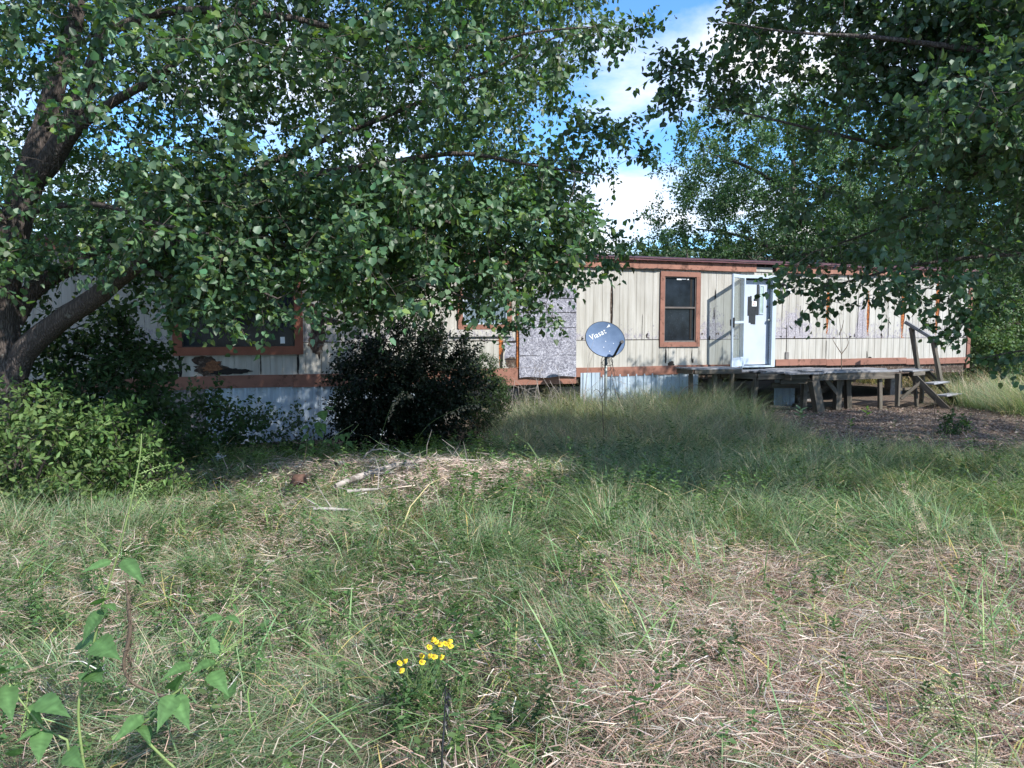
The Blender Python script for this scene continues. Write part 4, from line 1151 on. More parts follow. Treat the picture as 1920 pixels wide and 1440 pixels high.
def keepR(P):
    dx = (P[:, 0] - 6.0) / 5.2; dy = (P[:, 1] - 7.1) / 2.7; dz_ = (P[:, 2] - 3.9) / 3.6
    r_ = dx * dx + dy * dy + dz_ * dz_
    return (r_ < 1) & (rng.random(len(P)) < .3 + .7 * r_) & ((P[:, 1] > 6.2) | (P[:, 2] > 3.0)) & ~sunny(P) & ~lit_wall(P)
def holeR(P, x, y):
    a = (x > 1400) & (x < 1640) & (y > 200) & (y < 440) & (rng.random(len(P)) < .6)
    return a | ((vnoise(x, y, 1 / 70., 14) > .72) & (rng.random(len(P)) < .85))
TR = sample_crown(2050, ((.5, 10), (4.4, 10.2), (1.35, 7.5)), RPOLY, keepR, holeR)
rim2 = [(1250, 140, 7.5), (1265, 135, 7.5), (1262, 170, 7.5), (1290, 190, 7.5), (1500, 540, 7.8), (1530, 560, 7.8), (1590, 545, 7.8), (1640, 560, 7.7), (1740, 560, 7.5), (1800, 600, 7.4), (1795, 625, 7.4), (1830, 590, 7.4),
        (1835, 668, 7.3), (1880, 678, 7.3), (1915, 660, 7.1), (1550, 520, 7.9), (1490, 500, 7.9)]
TR = np.concatenate([TR, sample_crown(330, ((2, 6), (5.4, 7.2), (3, 5.5)), [(1480, -120), (2000, -120), (2000, 330), (1700, 330), (1560, 180)], lambda P: ~sunny(P) & ~lit_wall(P)), np.array([at(a + rng.normal() * 8, b_ + rng.normal() * 6, c) for a, b_, c in rim2 for _ in range(2)])])
paths, ends = grow(limbs2, TR, wander=.12)
P, D, OUT, st = shoots(ends, 4, .30, 10)
D = hang(D, .6)
Nn = norm(np.array((.15, -.15, .75)) + rng.normal(size=P.shape) * .65)
L = rng.uniform(.044, .076, len(P))
cl = colour(len(P), (.080, .138, .076), .30, .10, (.11, .17, .035), .02)
foliage_parts(pear2, P, D, Nn, L, PEAR, M_leaf, cl)
V, F = many_tubes(paths, 5); obj_np('branches', V - np.array(pear2.location), [F], M_twig, pear2, smooth_=True, kind='stuff')
shoot_stems(st, pear2)
print('right tree leaves', len(P))

# ---------------------------------------------------------------- trees behind the home
def far_tree(x, y, h, rx, z_lo, n_t, leaf, col_, label, name='elm_tree', cat='tree', group=None, feather=.5, n_sh=5, n_lf=8, tpl=DIAM, lean=0, trunk_r=.2, seed=0):
    g = gz(x, y); root = empty(name, (x, y, g), label, cat, group)
    tr = spline([(x, y, g - .1, trunk_r), (x + lean * .3, y, g + h * .3, trunk_r * .8), (x + lean * .6, y, g + h * .6, trunk_r * .5), (x + lean, y, g + h * .93, .02)], .4)
    lm = [tr]
    for k in range(9):
        a = k * 2.4 + seed; zz_ = g + z_lo * .7 + (h - z_lo) * .75 * k / 9; j = int(len(tr) * min(.95, (zz_ - g) / h))
        s_ = tr[j]; R_ = rx * (1 - .35 * k / 9)
        lm.append(spline([(s_[0], s_[1], s_[2], trunk_r * .4), (s_[0] + math.cos(a) * R_ * .45, s_[1] + math.sin(a) * R_ * .45, s_[2] + h * .08, trunk_r * .25), (s_[0] + math.cos(a) * R_ * .85, s_[1] + math.sin(a) * R_ * .85, s_[2] + h * .12, .02)], .4))
    V, F = many_tubes([(l_[:, :3], l_[:, 3]) for l_ in lm], 7)
    obj_np('trunk', V - np.array(root.location), [F], M_twig, root, smooth_=True)
    c = np.array((x + lean * .5, y, g + (h + z_lo) / 2)); rr = np.array((rx, rx, (h - z_lo) / 2))
    u = norm(rng.normal(size=(n_t * 3, 3))); rad_ = rng.random((len(u), 1)) ** .33
    # lumpy outline
    lump = .78 + .34 * vnoise(np.arctan2(u[:, 1], u[:, 0]) * 1.6 + seed, u[:, 2] * 2.2, 1.6, seed)[:, None]
    T = c + u * rad_ * lump * rr
    keep = vnoise(T[:, 0] + T[:, 1], T[:, 2], .9 / max(1, rx * .3), seed + 3) > .28
    T = T[keep][:n_t]
    pa, en = grow(lm, T, step=.35, r_tip=.008, r_k=.006, wander=.1)
    en = [(p, d_ + (p - c) * feather * .2) for p, d_ in en]
    P, D, O_, s_ = shoots(en, n_sh + 1, leaf * 5.2, n_lf + 2, spread=.6, droop=.1, petiole=leaf * .3)
    Nn = norm(np.array((.3, -.3, .7)) + rng.normal(size=P.shape) * .7)
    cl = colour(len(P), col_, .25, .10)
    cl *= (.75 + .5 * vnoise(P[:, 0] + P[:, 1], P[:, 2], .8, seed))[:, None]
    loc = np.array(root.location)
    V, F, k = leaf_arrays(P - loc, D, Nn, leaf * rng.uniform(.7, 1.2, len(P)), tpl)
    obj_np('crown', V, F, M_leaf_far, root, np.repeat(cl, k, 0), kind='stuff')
    V, F = many_tubes(pa, 3); obj_np('branches', V - loc, [F], M_twig, root, kind='stuff')
    return root
far_tree(10.0, 27.5, 10.2, 5.4, 2.0, 980, .11, (.085, .155, .06), 'tall feathery elm with sunlit yellow green top right behind the home roof', 'elm_tree', seed=3, trunk_r=.25, n_sh=6, n_lf=9)
far_tree(4.4, 30, 5.4, 2.3, .8, 150, .12, (.085, .13, .05), 'small pale green tree against the clouds left of the big elm', 'elm_tree', seed=5)
far_tree(15.5, 29, 10.0, 4.8, 1.8, 400, .14, (.06, .115, .05), 'dense green tree behind the far end of the home, right of the elm', 'oak_tree', seed=8)
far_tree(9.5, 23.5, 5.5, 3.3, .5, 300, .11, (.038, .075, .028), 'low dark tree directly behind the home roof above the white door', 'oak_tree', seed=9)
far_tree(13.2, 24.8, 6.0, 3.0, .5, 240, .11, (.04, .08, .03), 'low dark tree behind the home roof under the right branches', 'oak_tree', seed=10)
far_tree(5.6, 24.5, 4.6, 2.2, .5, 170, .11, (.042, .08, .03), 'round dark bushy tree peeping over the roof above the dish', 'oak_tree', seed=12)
far_tree(1.6, 27, 5.3, 2.6, .8, 170, .13, (.10, .14, .05), 'pale yellow green tree behind the roof seen through the left branches', 'elm_tree', seed=13)
far_tree(-2.8, 26, 6.4, 3.0, .8, 190, .14, (.08, .12, .05), 'olive green tree behind the home seen through gaps in the left crown', 'elm_tree', seed=15)
far_tree(-8.5, 24, 6.2, 3.4, .8, 170, .15, (.06, .10, .04), 'grey green tree behind the left half of the home', 'oak_tree', seed=16)
far_tree(-14, 22, 7.5, 3.8, .8, 170, .16, (.05, .09, .035), 'broad green tree beyond the left end of the home', 'oak_tree', seed=17)
far_tree(17.5, 25.5, 5.2, 2.9, .2, 190, .12, (.085, .135, .06), 'pale bushy tree in the gap past the right end of the home', 'oak_tree', seed=19)
far_tree(21.5, 29, 7.5, 4.2, .3, 220, .15, (.045, .085, .03), 'dark tree at the far right edge behind the tall grass', 'oak_tree', seed=21)
far_tree(14.6, 22.2, 2.3, 1.25, .0, 90, .09, (.10, .16, .06), 'light green shrub just past the right corner of the home', 'shrub', 'shrub', seed=22, trunk_r=.05)
far_tree(-20, 30, 9, 5, .8, 170, .2, (.05, .09, .035), 'tall green tree far off to the left', 'oak_tree', seed=24)
far_tree(28, 31, 9, 5.0, .4, 200, .2, (.045, .085, .03), 'tall dark tree far off to the right', 'oak_tree', seed=25)
# second pear tree on the right, farther back; it shades the deck and the bare soil
rb3 = (9.6, 10.8, gz(9.6, 10.8))
pear3 = empty('pear_tree', rb3, 'farther pear tree at the right frame edge, behind the nearer one', 'tree')
tr3 = spline([(9.6, 10.8, rb3[2] - .1, .2), (9.65, 10.8, 1.5, .16), (9.6, 10.85, 3.2, .12), (9.5, 10.9, 5.2, .07), (9.5, 10.9, 7.2, .02)])
lm3 = [tr3] + [spline([(9.6, 10.82, 1.6 + .45 * k, .07), (9.6 + 1.4 * math.cos(a), 10.8 + 1.4 * math.sin(a), 2.4 + .5 * k, .04), (9.6 + 2.7 * math.cos(a), 10.8 + 2.7 * math.sin(a), 2.9 + .52 * k, .01)]) for k, a in enumerate([2.9, .6, 4.4, 3.5, 1.9, 5.4, 2.6, 3.9])]
limb_obj(pear3, tr3, 'trunk', n_=14)
for l_ in lm3[1:]: limb_obj(pear3, l_, 'limb', n_=7)
T3 = sample_crown(1000, ((5.6, 13), (7.6, 14), (1.6, 7.8)), RPOLY, lambda P: (((P[:, 0] - 9.5) / 3.7) ** 2 + ((P[:, 1] - 10.9) / 3.1) ** 2 + ((P[:, 2] - 4.6) / 3.2) ** 2 < 1) & ~lit_wall(P))
pa, en = grow(lm3, T3, wander=.12)
P, D, OUT, st = shoots(en, 4, .32, 8); D = hang(D, .6)
Nn = norm(np.array((.15, -.15, .75)) + rng.normal(size=P.shape) * .65)
foliage_parts(pear3, P, D, Nn, rng.uniform(.06, .09, len(P)), PEAR, M_leaf, colour(len(P), (.055, .108, .048), .28, .1), n_single=0)
V, F = many_tubes(pa, 4); obj_np('branches', V - np.array(pear3.location), [F], M_twig, pear3, kind='stuff')
# distant wood closing the horizon
P = np.stack([rng.uniform(-90, 110, 30000), rng.uniform(42, 62, 30000), np.zeros(30000)], -1)
htop = 4.5 + 4.0 * fbm(P[:, 0], P[:, 1], .12, 2)
P[:, 2] = rng.random(len(P)) ** .8 * htop - .3
cl = colour(len(P), (.05, .085, .04), .25, .1)
V, F, k = leaf_arrays(P, rng.normal(size=P.shape), np.array((0, -.5, .6)) + rng.normal(size=P.shape) * .6, rng.uniform(.6, 1.1, len(P)), DIAM)
obj_np('distant_woods', V, F, M_leaf_far, None, np.repeat(cl, k, 0), kind='stuff', label='hazy green woods far behind the home', cat='woods')

# ================================================================== ground cover
def house_uv(x, y): return x * EU[0] + (y - 15.397) * EU[1], x * EV[0] + (y - 15.397) * EV[1]
def clear_of_house(x, y):
    u, v = house_uv(x, y)
    return ~((u > UL) & (u < UR + .1) & (v < .04) & (v > -DEP))
def bare(x, y):
    nn = (fbm(x, y, .9, 21) - .5) * 1.2
    b_ = smooth(4.2, 4.9, x + nn) * smooth(9.2, 10.0, y + nn * .8 - .08 * (x - 5)) * smooth(17.6, 17.0, y)
    return b_ * (1 - smooth(9.6, 10.2, x + nn * .6) * smooth(14.6, 15.4, y)) * (1 - .0 * x)
def shade_soil(x, y):      # bare strip along the left wall
    return smooth(-.6, -1.5, x + .25 * (y - 12)) * smooth(9.9, 10.9, y + (fbm(x, y, 1.1, 5) - .5)) * smooth(-9, -8, x)
def hay(x, y): return np.exp(-(((x + .75) / 1.25) ** 2 + ((y - 8.5) / .95) ** 2)) + .8 * np.exp(-(((x + 2.2) / .7) ** 2 + ((y - 8.9) / .5) ** 2))
def dry_zone(x, y): return smooth(-.1, .7, x - .06 * y + (fbm(x, y, 1.3, 8) - .5) * .9) * smooth(5.7, 4.5, y + (fbm(x, y, 1.1, 31) - .5) * 1.4)
def green_front(x, y): return np.exp(-(((x + .55) / .55) ** 2 + ((y - 3.0) / .7) ** 2)) + .8 * np.exp(-(((x + .6) / .9) ** 2 + ((y - 5.0) / .9) ** 2))
def tall(x, y): return smooth(-.6, .4, x) * smooth(9.6, 11.2, y) * smooth(5.1, 4.2, x) + smooth(9.4, 10.4, x) * smooth(14.2, 15.4, y) + .5 * smooth(12.4, 13, x)
def mid(x, y): return smooth(.2, 1.2, x) * smooth(4.9, 6.3, y + (fbm(x, y, 1.1, 33) - .5) * 1.2) * smooth(10.8, 9.4, y)

def scatter(n_, ylo, yhi, pad=1.0, pw=1.0):
    y = ylo + (yhi - ylo) * rng.random(n_ * 2) ** pw
    hw = .69 * y + pad
    x = (rng.random(n_ * 2) * 2 - 1) * (.69 * yhi + pad)
    m = np.abs(x) < hw; return x[m], y[m]
def rotd(az): return np.stack([np.cos(az), np.sin(az), np.zeros_like(az)], -1)

def blades(name, n_, rng_y, dens, hfun, width, base, tip, segs=2, lean=.35, bend=.35, label=None, cat='grass', pad=1.0, pw=1.0, mat=None, lift=0, warm=None, pwarm=0, var=.28):
    x, y = scatter(n_, *rng_y, pad=pad, pw=pw)
    m = (rng.random(len(x)) < dens(x, y)) & clear_of_house(x, y); x, y = x[m], y[m]; k_ = len(x)
    h = hfun(x, y) * rng.uniform(.45, 1.25, k_)
    az = 6.283 * 1.6 * vnoise(x, y, .75, 77) + rng.normal(size=k_) * 1.15; d2 = rotd(az)
    h = h * (.55 + .9 * vnoise(x, y, 2.2, 78)); laid = vnoise(x, y, 1.3, 79)[:, None] ** 2 * 1.3
    Dv = d2 * (h * rng.uniform(0, lean, k_))[:, None]; Dv += d2 * laid * h[:, None]; Dv[:, 2] = h * (1 - .35 * laid[:, 0])
    Cv = d2 * (h * rng.uniform(0, bend * 1.6, k_))[:, None]; Cv[:, 2] = -h * rng.uniform(0, bend, k_)
    P0 = np.stack([x, y, ground_z(x, y) - .01 + lift * rng.random(k_)], -1)
    sd_ = rotd(az + 1.57 + rng.normal(size=k_) * .5)
    w = width * rng.uniform(.6, 1.4, k_)
    V, F, k, ts = ribbons(P0, Dv, Cv, w, sd_, segs)
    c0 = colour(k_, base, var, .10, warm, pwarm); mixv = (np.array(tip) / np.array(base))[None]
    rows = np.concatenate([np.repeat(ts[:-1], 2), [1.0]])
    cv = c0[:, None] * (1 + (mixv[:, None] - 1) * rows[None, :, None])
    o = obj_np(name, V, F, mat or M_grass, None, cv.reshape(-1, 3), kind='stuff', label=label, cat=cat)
    print(name, k_); return o

def litter(name, n_, rng_y, dens, length, width, base, label, cat='dry grass', segs=2, thick=.06, pw=1.0, flat=.25, pad=1.0, var=.4, mat=None, warm=None, pwarm=0):
    x, y = scatter(n_, *rng_y, pad=pad, pw=pw)
    m = (rng.random(len(x)) < dens(x, y)) & clear_of_house(x, y); x, y = x[m], y[m]; k_ = len(x)
    az = rng.random(k_) * 6.283; d2 = rotd(az); L = length * rng.uniform(.35, 1.3, k_)
    hump = thick * (.35 + 1.1 * fbm(x, y, 2.6, 40))
    P0 = np.stack([x, y, ground_z(x, y) + hump * rng.random(k_)], -1)
    Dv = d2 * L[:, None]; Dv[:, 2] = L * rng.normal(size=k_) * flat
    pr = rotd(az + 1.57); Cv = pr * (L * rng.normal(size=k_) * .35)[:, None]; Cv[:, 2] = -L * rng.uniform(-.05, .35, k_)
    sd_ = norm(pr + np.stack([np.zeros(k_), np.zeros(k_), rng.normal(size=k_) * .7], -1))
    V, F, k, ts = ribbons(P0, Dv, Cv, width * rng.uniform(.5, 1.6, k_), sd_, segs)
    c0 = colour(k_, base, var, .07, warm, pwarm)
    o = obj_np(name, V, F, mat or M_dry, None, np.repeat(c0, k, 0), kind='stuff', label=label, cat=cat)
    print(name, k_); return o

# dry litter, matted over everything that is not bare
litter('dry_grass', 160000, (2.2, 6.8), lambda x, y: .26 + .7 * dry_zone(x, y) - .15 * green_front(x, y), .15, .0034, (.50, .42, .345), 'matted dry tan grass covering the near ground', thick=.13, segs=2, pw=.8, warm=(.45, .31, .24), pwarm=.4)
litter('dry_grass', 130000, (6.5, 12.5), lambda x, y: (.35 + 1.0 * hay(x, y) - .12 * mid(x, y)) * (1 - .9 * bare(x, y)) * (1 - .9 * shade_soil(x, y)), .17, .006, (.52, .45, .375), 'thin dry grass between the green, with a pale hay patch round the dead branch', thick=.07, segs=1, warm=(.50, .37, .31), pwarm=.35)
litter('hay', 42000, (7.0, 10.4), lambda x, y: hay(x, y).clip(0, 1), .20, .0065, (.62, .53, .455), 'pale pinkish hay heaped in the sun round the dead branch', cat='hay', thick=.16, warm=(.56, .42, .36), pwarm=.5)
litter('dead_thatch', 34000, (2.2, 7.5), lambda x, y: .5 + 0 * x, .12, .006, (.17, .125, .095), 'dark dead stems under the grass', thick=.03, segs=1, cat='dead grass')
# fine green grass
gd = lambda x, y: (.66 + .5 * (fbm(x, y, .8, 60) - .5) + .55 * green_front(x, y) - .38 * dry_zone(x, y))
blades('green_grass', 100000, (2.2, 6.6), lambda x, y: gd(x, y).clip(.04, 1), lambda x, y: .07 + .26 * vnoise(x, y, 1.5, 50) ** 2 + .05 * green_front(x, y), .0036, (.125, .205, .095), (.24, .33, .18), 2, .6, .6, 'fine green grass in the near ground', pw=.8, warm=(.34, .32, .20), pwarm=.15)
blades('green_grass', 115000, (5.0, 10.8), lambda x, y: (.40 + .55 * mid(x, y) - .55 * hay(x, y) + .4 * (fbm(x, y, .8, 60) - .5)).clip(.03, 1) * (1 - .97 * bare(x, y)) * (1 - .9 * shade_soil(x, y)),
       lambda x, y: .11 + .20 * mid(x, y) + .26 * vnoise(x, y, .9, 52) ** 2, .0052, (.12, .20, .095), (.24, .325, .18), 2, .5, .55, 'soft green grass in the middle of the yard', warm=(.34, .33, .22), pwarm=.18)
blades('tall_grass', 150000, (9.6, 17.5), lambda x, y: (tall(x, y)).clip(0, 1) * (1 - .97 * bare(x, y)), lambda x, y: .20 + .30 * smooth(11.5, 14.0, y) + .30 * vnoise(x, y, .8, 53) ** 1.5 + .12 * smooth(2.2, 3.5, x) * smooth(12.5, 14, y), .006, (.13, .205, .10), (.29, .35, .21), 2, .35, .45,
       'tall soft green grass growing before the home wall', cat='tall grass', warm=(.36, .35, .24), pwarm=.18)
blades('tall_grass', 45000, (16.5, 26), lambda x, y: .75 * smooth(10, 11, x) * smooth(.62, .60, 0 * y), lambda x, y: .5 + .35 * fbm(x, y, .6, 54), .014, (.09, .12, .05), (.24, .24, .13), 2, .35, .45, 'tall pale grass past the right end of the home', cat='tall grass', pad=4, warm=(.30, .27, .16), pwarm=.4)
# airy seed stems standing over the fine grass
blades('seed_grass', 26000, (6.2, 16), lambda x, y: (.9 * tall(x, y) + .55 * mid(x, y)).clip(0, 1) * (1 - .97 * bare(x, y)), lambda x, y: .42 + .2 * tall(x, y), .0055, (.20, .22, .11), (.46, .42, .29), 3, .5, .35, 'thin straw coloured seed stems above the green grass', cat='tall grass')
litter('seed_haze', 60000, (9.8, 16), lambda x, y: tall(x, y).clip(0, 1) * (1 - .97 * bare(x, y)), .09, .0035, (.30, .28, .17), 'fine pale seed sprays hanging in the tall grass', cat='tall grass', thick=.62, segs=1, flat=.8)
# broad bladed grass
def broad(x, y): return (.16 + .9 * np.exp(-(((x - 1.0) / .9) ** 2 + ((y - 6.2) / .9) ** 2)) + .9 * smooth(1.9, 2.6, x) * smooth(5.4, 4.2, y) * smooth(2.6, 3.2, y) + .5 * dry_zone(x, y) * (vnoise(x, y, 1.6, 70) > .62) + .5 * mid(x, y) * smooth(7.6, 6.4, y)).clip(0, 1)
blades('broad_grass', 15000, (2.4, 9.5), lambda x, y: broad(x, y) * (1 - bare(x, y)), lambda x, y: .18 + .18 * vnoise(x, y, 1.2, 71), .009, (.15, .26, .10), (.28, .42, .19), 4, .6, .65, 'broad bright green grass blades in the near right ground', var=.2, warm=(.30, .26, .08), pwarm=.12)
# tussocks: matted dead ones in the dry zone, green ones scattered
def tussocks(name, n_t, rng_y, dens, per, Lh, width, base, tip, label, cat, warm=None, pwarm=0, flat=.5):
    x, y = scatter(n_t * 3, *rng_y); m = (rng.random(len(x)) < dens(x, y)) & clear_of_house(x, y); x, y = x[m][:n_t], y[m][:n_t]
    x = np.repeat(x, per); y = np.repeat(y, per); k_ = len(x); sc_ = np.repeat(rng.uniform(.6, 1.4, k_ // per), per)
    az = rng.random(k_) * 6.283; d2 = rotd(az); r_ = .10 * sc_ * np.sqrt(rng.random(k_)); L = Lh * sc_ * rng.uniform(.5, 1.3, k_)
    P0 = np.stack([x, y, ground_z(x, y)], -1) + d2 * r_[:, None]
    up_ = rng.uniform(.25, 1.0, k_) * (1 - flat) + flat * .3
    Dv = d2 * (L * .55)[:, None]; Dv[:, 2] = L * up_ * 1.3
    Cv = d2 * (L * rng.uniform(.1, .6, k_))[:, None] + rng.normal(size=(k_, 3)) * (L * .15)[:, None]; Cv[:, 2] = -L * up_ * rng.uniform(.6, 1.35, k_)
    V, F, k, ts = ribbons(P0, Dv, Cv, width * rng.uniform(.5, 1.4, k_), rotd(az + 1.57 + rng.normal(size=k_) * .4), 3)
    c0 = colour(k_, base, .32, .08, warm, pwarm); rows = np.concatenate([np.repeat(ts[:-1], 2), [1.0]]); mv = (np.array(tip) / np.array(base))[None, None]
    cv = c0[:, None] * (1 + (mv - 1) * rows[None, :, None])
    obj_np(name, V, F, M_dry if flat > .4 else M_grass, None, cv.reshape(-1, 3), kind='stuff', label=label, cat=cat)
tussocks('dry_tussocks', 330, (2.3, 6.3), lambda x, y: dry_zone(x, y) + .12, 100, .24, .0042, (.36, .265, .20), (.54, .42, .335), 'arched dead grass tussocks in the near right ground', 'dry grass', (.34, .21, .155), .45)
tussocks('green_tussocks', 150, (2.6, 6.4), lambda x, y: .25 + .75 * broad(x, y), 40, .30, .0075, (.12, .20, .06), (.24, .36, .12), 'green grass tufts rising from the dry thatch', 'grass', (.40, .36, .14), .12, flat=.1)
tussocks('green_tussocks', 620, (4.9, 10.6), lambda x, y: (.3 + .9 * mid(x, y)) * (1 - bare(x, y)), 34, .42, .0085, (.13, .215, .09), (.28, .39, .19), 'arching green grass tufts in the middle of the yard', 'grass', (.40, .36, .18), .15, flat=.05)
tussocks('green_tussocks', 300, (10, 16), lambda x, y: tall(x, y) * (1 - bare(x, y)), 26, .52, .010, (.11, .17, .07), (.28, .34, .17), 'taller arching grass tufts before the home', 'grass', (.42, .38, .22), .25, flat=.05)
# leafy ground weeds
def weeds(name, n_, rng_y, dens, h, leaf, base, label, n_lf=16, pw=1.0, tpl=OVAL):
    x, y = scatter(n_, *rng_y, pw=pw); m = (rng.random(len(x)) < dens(x, y)) & clear_of_house(x, y); x, y = x[m], y[m]; k_ = len(x)
    hh = h * rng.uniform(.4, 1.3, k_); z = ground_z(x, y); az = rng.random(k_) * 6.283; ln = rotd(az) * (hh * rng.uniform(0, .5, k_))[:, None]
    t = np.tile((np.arange(n_lf) + .5) / n_lf, (k_, 1)) ** .7
    P = np.stack([x, y, z], -1)[:, None] + ln[:, None] * t[..., None] + np.array((0, 0, 1)) * (hh[:, None] * t)[..., None]
    a2 = np.arange(n_lf)[None] * 2.4 + az[:, None]; D = np.stack([np.cos(a2), np.sin(a2), rng.uniform(-.1, .6, a2.shape)], -1)
    P = P.reshape(-1, 3); D = D.reshape(-1, 3); Nn = np.array((0, 0, 1.)) + rng.normal(size=P.shape) * .35
    L = leaf * rng.uniform(.6, 1.3, len(P))
    cl = np.repeat(colour(k_, base, .2, .08), n_lf, 0) * (1 + .18 * rng.normal(size=(len(P), 1))).clip(.5, 1.6)
    V, F, k = leaf_arrays(P, D, Nn, L, tpl)
    cvs = np.repeat(cl, k, 0)
    st_ = np.stack([x, y, z], -1); Dv = ln.copy(); Dv[:, 2] += hh
    V2, F2, k2, _ = ribbons(st_, Dv, Dv * 0, np.full(k_, .005), rotd(az + 1.57), 2)
    n0 = len(V); V = np.concatenate([V, V2]); F = F + [f + n0 for f in F2]; cvs = np.concatenate([cvs, np.tile(np.array(base) * 1.1, (len(V2), 1))])
    obj_np(name, V, F, M_grass, None, cvs, kind='stuff', label=label, cat='weeds'); print(name, k_)
weeds('ground_weeds', 1900, (2.4, 6.6), lambda x, y: (.6 + 1.0 * (fbm(x, y, .9, 80) - .5) - .45 * dry_zone(x, y)), .17, .034, (.09, .16, .055), 'small leafy green weeds among the near grass', 18, .8)
weeds('ground_weeds', 1500, (6.4, 11), lambda x, y: ((.7 - .4 * hay(x, y) - .2 * mid(x, y)) * (1 - bare(x, y)) * (1 - .5 * shade_soil(x, y))), .20, .042, (.085, .15, .045), 'small leafy weeds across the middle of the yard', 14)
weeds('ground_weeds', 900, (8.9, 11.8), lambda x, y: smooth(.3, -.6, x) * .9 * (1 - .6 * hay(x, y)), .24, .055, (.12, .20, .05), 'bright yellow green weeds along the edge of the shade', 16, tpl=LANCE)
weeds('ground_weeds', 900, (5.6, 9.2), lambda x, y: np.exp(-(((x - .7) / 1.1) ** 2 + ((y - 6.9) / 1.0) ** 2)) + .6 * np.exp(-(((x + .1) / .5) ** 2 + ((y - 7.2) / .6) ** 2)), .42, .05, (.09, .16, .05), 'knee high leafy weeds at the sunlit edge of the tall grass', 26, tpl=LANCE)
weeds('ground_weeds', 520, (9.8, 15.5), lambda x, y: tall(x, y) * (1 - bare(x, y)) * (vnoise(x, y, .9, 88) > .5), .55, .05, (.10, .16, .06), 'leafy weeds standing in the tall grass', 20, tpl=LANCE)
weeds('ground_weeds', 700, (6.0, 10), lambda x, y: mid(x, y), .38, .045, (.09, .15, .055), 'leafy weeds standing in the shaded grass', 20, tpl=LANCE)
weeds('ground_weeds', 260, (2.8, 5.6), lambda x, y: .35 + .6 * (np.abs(x - .2) < .5), .34, .036, (.065, .12, .04), 'upright leafy weeds in the near centre', 28, tpl=LANCE)
weeds('ground_weeds', 120, (9.5, 16.5), lambda x, y: bare(x, y) * .5, .14, .05, (.06, .11, .035), 'scattered small weeds on the bare soil', 10)
weeds('ground_weeds', 700, (16, 24), lambda x, y: smooth(11, 12.5, x), .5, .09, (.09, .14, .05), 'leafy weeds among the tall grass past the home', 14)
# fallen leaves and chips on the bare soil and under the left tree
x, y = scatter(52000, 8.8, 17.6); x2, y2 = scatter(9000, 6.8, 13.5)
m = rng.random(len(x)) < (bare(x, y) + shade_soil(x, y) * .5).clip(0, 1); m2 = rng.random(len(x2)) < smooth(-2, -4, x2)
x = np.concatenate([x[m], x2[m2]]); y = np.concatenate([y[m], y2[m2]]); m = clear_of_house(x, y); x, y = x[m], y[m]
P = np.stack([x, y, ground_z(x, y) + .004 + .03 * rng.random(len(x)) ** 2], -1)
Nn = np.array((0, 0, 1.)) + rng.normal(size=P.shape) * .45
cl = colour(len(P), (.20, .15, .12), .5, .1, (.36, .30, .26), .25)
V, F, k = leaf_arrays(P, rotd(rng.random(len(P)) * 6.283), Nn, rng.uniform(.02, .06, len(P)), DIAM)
obj_np('leaf_litter', V, F, M_dry, None, np.repeat(cl, k, 0), kind='stuff', label='brown dead leaf litter on the bare soil before the deck', cat='leaf litter')
litter('pine_straw', 42000, (8.9, 17.4), lambda x, y: (bare(x, y) + .5 * shade_soil(x, y)).clip(0, 1), .13, .006, (.21, .165, .135), 'brown straw and twigs strewn over the bare soil', cat='straw', thick=.03, segs=1, warm=(.36, .31, .27), pwarm=.25, var=.5)

# ================================================================== shrubs and single plants
def bush(name, label, base, stems, c, r, n_t, n_sh, sh_len, n_lf, leaf, col_, tpl=OVAL, cat='shrub', poly=None, spread=.8, droop=.15, single=0, mat=None, group=None, warm=None, pwarm=0, up=(.1, -.3, .8), stem_r=.02):
    root = empty(name, (base[0], base[1], gz(*base)), label, cat, group)
    lm = []
    for k in range(stems):
        a = k * 2.4 + 1; ex = base[0] + .15 * math.cos(a), base[1] + .15 * math.sin(a)
        e = np.array(c) + np.array((math.cos(a) * r[0] * .5, math.sin(a) * r[1] * .5, r[2] * .35 * rng.uniform(-.5, 1)))
        lm.append(spline([(ex[0], ex[1], gz(*ex) - .05, stem_r), ((ex[0] * 1.2 + e[0] * .8) / 2, (ex[1] * 1.2 + e[1] * .8) / 2, (gz(*ex) + e[2]) / 2, stem_r * .75), (*e, stem_r * .3)], .12))
    u = norm(rng.normal(size=(n_t * 5, 3))); T = np.array(c) + u * (rng.random((len(u), 1)) ** .4) * (.75 + .4 * vnoise(np.arctan2(u[:, 1], u[:, 0]) * 2, u[:, 2] * 3, 1.5, int(abs(c[0] * 10)))[:, None]) * np.array(r)
    T = T[T[:, 2] > ground_z(T[:, 0], T[:, 1]) + .04]
    if poly is not None:
        px_, py_, _ = project(T); T = T[in_poly(px_, py_, poly)]
    T = T[:n_t]
    pa, en = grow(lm, T, step=.1, r_tip=.0018, r_k=.003, wander=.12)
    en = [(p, d_ + (p - np.array(c)) * .35) for p, d_ in en]
    P, D, O_, st_ = shoots(en, n_sh, sh_len, n_lf, spread, droop, leaf * .25)
    Nn = norm(np.array(up) + rng.normal(size=P.shape) * .6)
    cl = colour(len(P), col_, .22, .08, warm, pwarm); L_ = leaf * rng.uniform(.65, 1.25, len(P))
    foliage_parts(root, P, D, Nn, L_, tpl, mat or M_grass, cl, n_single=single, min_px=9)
    V, F = many_tubes([(l_[:, :3], l_[:, 3]) for l_ in lm] + pa, 4); obj_np('stems', V - np.array(root.location), [F], M_twig, root)
    shoot_stems(st_, root, w=.004)
    return root
